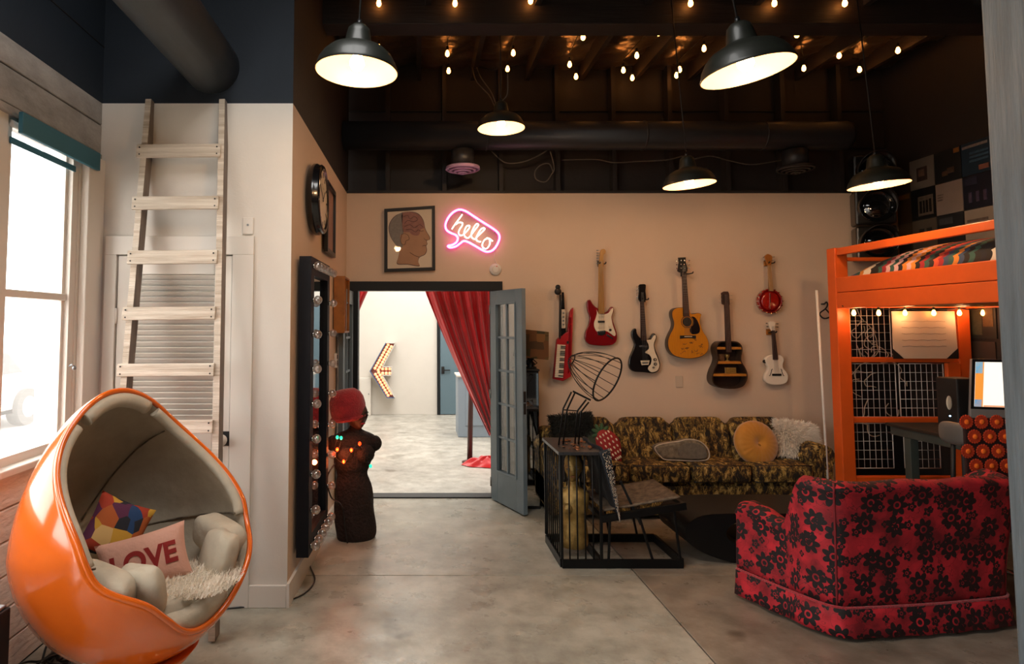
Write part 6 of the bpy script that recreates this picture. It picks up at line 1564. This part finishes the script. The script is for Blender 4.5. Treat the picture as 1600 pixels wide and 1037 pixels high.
# ================================================================ posters, covers, signal on the right wall
def dimmed(h, f=.72): return '#%02x%02x%02x' % tuple(int(int(h[i:i+2], 16)*f) for i in (1, 3, 5))  # darkens cover colours to put the wall's dim light into them
def cover(y0, y1, z0, z1, base, marks, label, name='album_cover', group='record covers on the right wall'):
    t = thing(name, label, 'record cover' if name == 'album_cover' else 'poster', (XR-.006, (y0+y1)/2, z0), group=group)
    MB().box(XR-.010, XR-.002, y0+.004, y1-.004, z0+.004, z1-.004).build('sleeve', base if not isinstance(base, str) else M('sleeve', dimmed(base), .5, var=.1), t, world=True)
    for i, (a, b, c_, d, col) in enumerate(marks):  # fractions: a,b along from far(0) to near(1); c,d up
        MB().box(XR-.012-.0012*i, XR-.010, y1-(y1-y0)*b, y1-(y1-y0)*a, z0+(z1-z0)*c_, z0+(z1-z0)*d).build('print', M('print', dimmed(col), .6, var=.35, scale=25), t, world=True)
ye = [6.26, 5.96, 5.66, 5.36, 5.06]; zt = WP(1433, 253, 6.26).z; P_ = .305
zz = [zt-P_*k for k in range(6)]
cover(ye[1], ye[0], zz[1], zz[0], '#8d8074', [(.3, .72, .25, .7, '#4a3630'), (.38, .62, .4, .62, '#85604c')], 'cream record cover with a dark picture block, top row far left')
cover(ye[2], ye[1], zz[1], zz[0], '#1c2023', [(.75, .95, .82, .96, '#b8742c'), (.3, .5, .2, .34, '#6d4a34'), (.5, .75, .25, .42, '#5c4436')], 'dark record cover with an orange mark, top row middle')
cover(ye[3], ye[2], zz[1], zz[0], '#1d3b52', [(.05, .9, .82, .9, '#a89a90'), (.3, .92, .62, .68, '#47708c'), (.3, .92, .5, .56, '#47708c'), (.3, .92, .38, .44, '#47708c'), (.6, .92, .1, .24, '#b0705c')], 'blue record cover with lines of lettering, top row near the grey post')
cover(ye[0]+.0, 6.44, zz[2], zz[1], '#4d3a22', [(.0, .9, .8, .95, '#9c6a24')], 'narrow brown record cover beside the signal, second row')
cover(ye[1], ye[0], zz[2], zz[1], '#16181a', [(.3, .9, .12, .75, '#80705f'), (.36, .46, .2, .6, '#1a1512'), (.5, .58, .2, .6, '#1a1512'), (.62, .70, .2, .6, '#1a1512'), (.76, .84, .2, .62, '#1a1512')], 'black record cover with a photo of four standing figures')
cover(ye[2], ye[1], zz[2], zz[1], '#b09c90', [(.08, .3, .62, .66, '#8a7a70'), (.08, .28, .54, .58, '#8a7a70'), (.08, .26, .46, .5, '#8a7a70')], 'plain pale pinkish record cover with faint lettering')
cover(ye[3], ye[2], zz[2], zz[1], '#141a30', [(.1, .5, .72, .92, '#2c2f4a'), (.2, .3, .2, .5, '#5a4c6c'), (.45, .55, .2, .5, '#5a4c6c'), (.7, .8, .2, .5, '#5a4c6c')], 'midnight blue record cover with three pale shapes')
cover(ye[0], 6.44, zz[3], zz[2], '#5d4d33', [(.1, .9, .1, .6, '#3a3320')], 'olive patterned record cover beside the signal, third row')
cover(ye[1], ye[0], zz[3], zz[2], '#6f6252', [(.3, .5, .3, .7, '#2e2a26'), (.6, .8, .3, .7, '#2e2a26')], 'sepia record cover with dark ornaments, third row')
cover(ye[2], ye[1], zz[3], zz[2], '#23262a', [(.1, .6, .7, .9, '#4a4f52')], 'charcoal record cover just above the orange rail, third row')
cover(ye[3], ye[2], zz[3], zz[2], '#c0ae9c', [(.1, .8, .62, .7, '#7d6a60')], 'ivory record cover with a grey line of lettering, third row')
for i, (a, b) in enumerate(((6.26, 5.96), (5.96, 5.66), (5.66, 5.36))):
    cover(b, a, zz[4], zz[3], ['#54483b', '#2a2d27', '#6b3d2a'][i], [(.2, .8, .2, .8, ['#8a7a62', '#4d5646', '#a89880'][i])], ['brown record cover with cream motif, fourth row', 'dark green record cover, fourth row', 'rust record cover with pale motif, fourth row'][i])
# posters below the bed
cover(5.40, 5.68, 1.62, 1.98, '#2b2f2a', [(.1, .5, .1, .9, '#5a5a44'), (.55, .9, .3, .8, '#7a5a30')], 'dark collage poster under the loft bed', 'poster', 'posters below the loft bed')
tq_ = thing('poster', 'orange-toned poster of a dark-haired person in a black jacket under the loft bed', 'poster', (XR-.006, 5.2, 1.45), group='posters below the loft bed')
MB().box(XR-.012, XR-.002, 5.06, 5.36, 1.49, 1.92).build('sheet', M('warm_poster', '#b5622a', .6, var=.2), tq_, world=True)
def py_(u, v): return (5.36-.30*u, 1.49+.43*v)
MB().prism([py_(*p) for p in ((.15, 0), (.2, .3), (.35, .48), (.55, .5), (.78, .42), (.9, .2), (.85, 0))], XR-.016, XR-.012, plane='yz').build('print', m_blackm, tq_, world=True)
MB().prism(cr_spline([py_(*p) for p in ((.34, .52), (.32, .68), (.38, .80), (.5, .82), (.6, .72), (.58, .56), (.46, .48))], 4), XR-.018, XR-.014, plane='yz').build('print', M('poster_face', '#a8714c', .6), tq_, world=True)
MB().prism(cr_spline([py_(*p) for p in ((.29, .72), (.33, .86), (.5, .92), (.63, .82), (.62, .70), (.5, .78), (.38, .76))], 4), XR-.020, XR-.016, plane='yz').build('print', m_hairb, tq_, world=True)
cover(5.42, 5.95, .95, 1.60, '#4d4038', [(.1, .4, .1, .9, '#8a7a6a'), (.5, .9, .3, .7, '#2a2320')], 'brown and cream collage poster behind the speaker', 'poster', 'posters below the loft bed')
cover(4.90, 5.40, 1.0, 1.45, '#6b5443', [(.2, .6, .2, .8, '#3b2c22')], 'sepia collage poster behind the computer', 'poster', 'posters below the loft bed')

# three-lens signal light
q_ = WP(1374, 330, 6.12)
t = thing('traffic_signal', 'black three-lens traffic signal with round visors above the bed', 'traffic signal', (q_.x-.02, 6.14, 2.37), R(-22))
m_tl = M('signal_black', '#121111', .3, coat=.3)
for k in range(3):
    z = .18+.36*k
    MB().box(-.17, .17, .0, .20, z-.172, z+.172, None, .02).build('housing', m_tl, t)
    MB().lathe([(.145, 0), (.150, -.01), (.150, -.03), (.142, -.035), (.13, -.01), (.10, -.03), (.05, -.045), (.001, -.05)], (0, -.003, z), (0, 1, 0), 40).build('lens', M('dark_lens', '#0c0d0f', .06, coat=1), t)
    mb = MB()
    def vis(u, v, z=z): a = R(-30+240*u); return (.156*math.cos(a), -.005-(.20*v)*(.45+.55*math.sin(max(0, a)) if 0 < a < PI else .45), z+.156*math.sin(a))
    mb.grid(vis, 30, 4).build('visor', m_tl, t, sol=.006)
MB().box(-.03, .03, .201, .30, .4, .7).build('bracket', m_tl, t)

# ================================================================ outside the window: pale yard and a parked car
struct(bx(-40, XL-.25, -20, 40, -.2, -.06), 'yard_ground', M('pale_asphalt', '#8d8a86', .9))
t = thing('parked_car', 'pale car parked outside, faint through the bright window', 'car', (-8.0, 10.2, -.06))
m_car = M('pale_car_paint', '#b9b7b2', .3); m_tyre = M('glare_paled_tyre', '#4a4846', .9)  # tyre grey lightened to look washed out by the window glare
prof = [(8.0, .25), (8.0, .55), (8.15, .72), (9.0, .82), (9.5, 1.25), (10.0, 1.36), (11.0, 1.36), (11.7, .92), (12.4, .80), (12.45, .30), (12.1, .2), (8.3, .2)]
MB().prism(cr_spline(prof, 4), -8.75, -7.12, .06, plane='yz').build('body', m_car, t, world=True)
MB().prism([(9.25, .88), (9.62, 1.22), (10.25, 1.28), (10.25, .88)], -7.125, -7.10, plane='yz').build('side_window', m_black, t, world=True)
MB().prism([(10.33, .88), (10.33, 1.28), (10.95, 1.26), (11.4, .90)], -7.125, -7.10, plane='yz').build('side_window', m_black, t, world=True)
for y in (8.9, 11.5):
    for x in (-7.14, -8.72):
        MB().cyl((x-.11, y, .27), (x+.11, y, .27), .33, seg=28).build('tyre', m_tyre, t, world=True)
        MB().cyl((x-.115, y, .27), (x+.115, y, .27), .19, seg=20).build('hub_cap', m_steel, t, world=True)
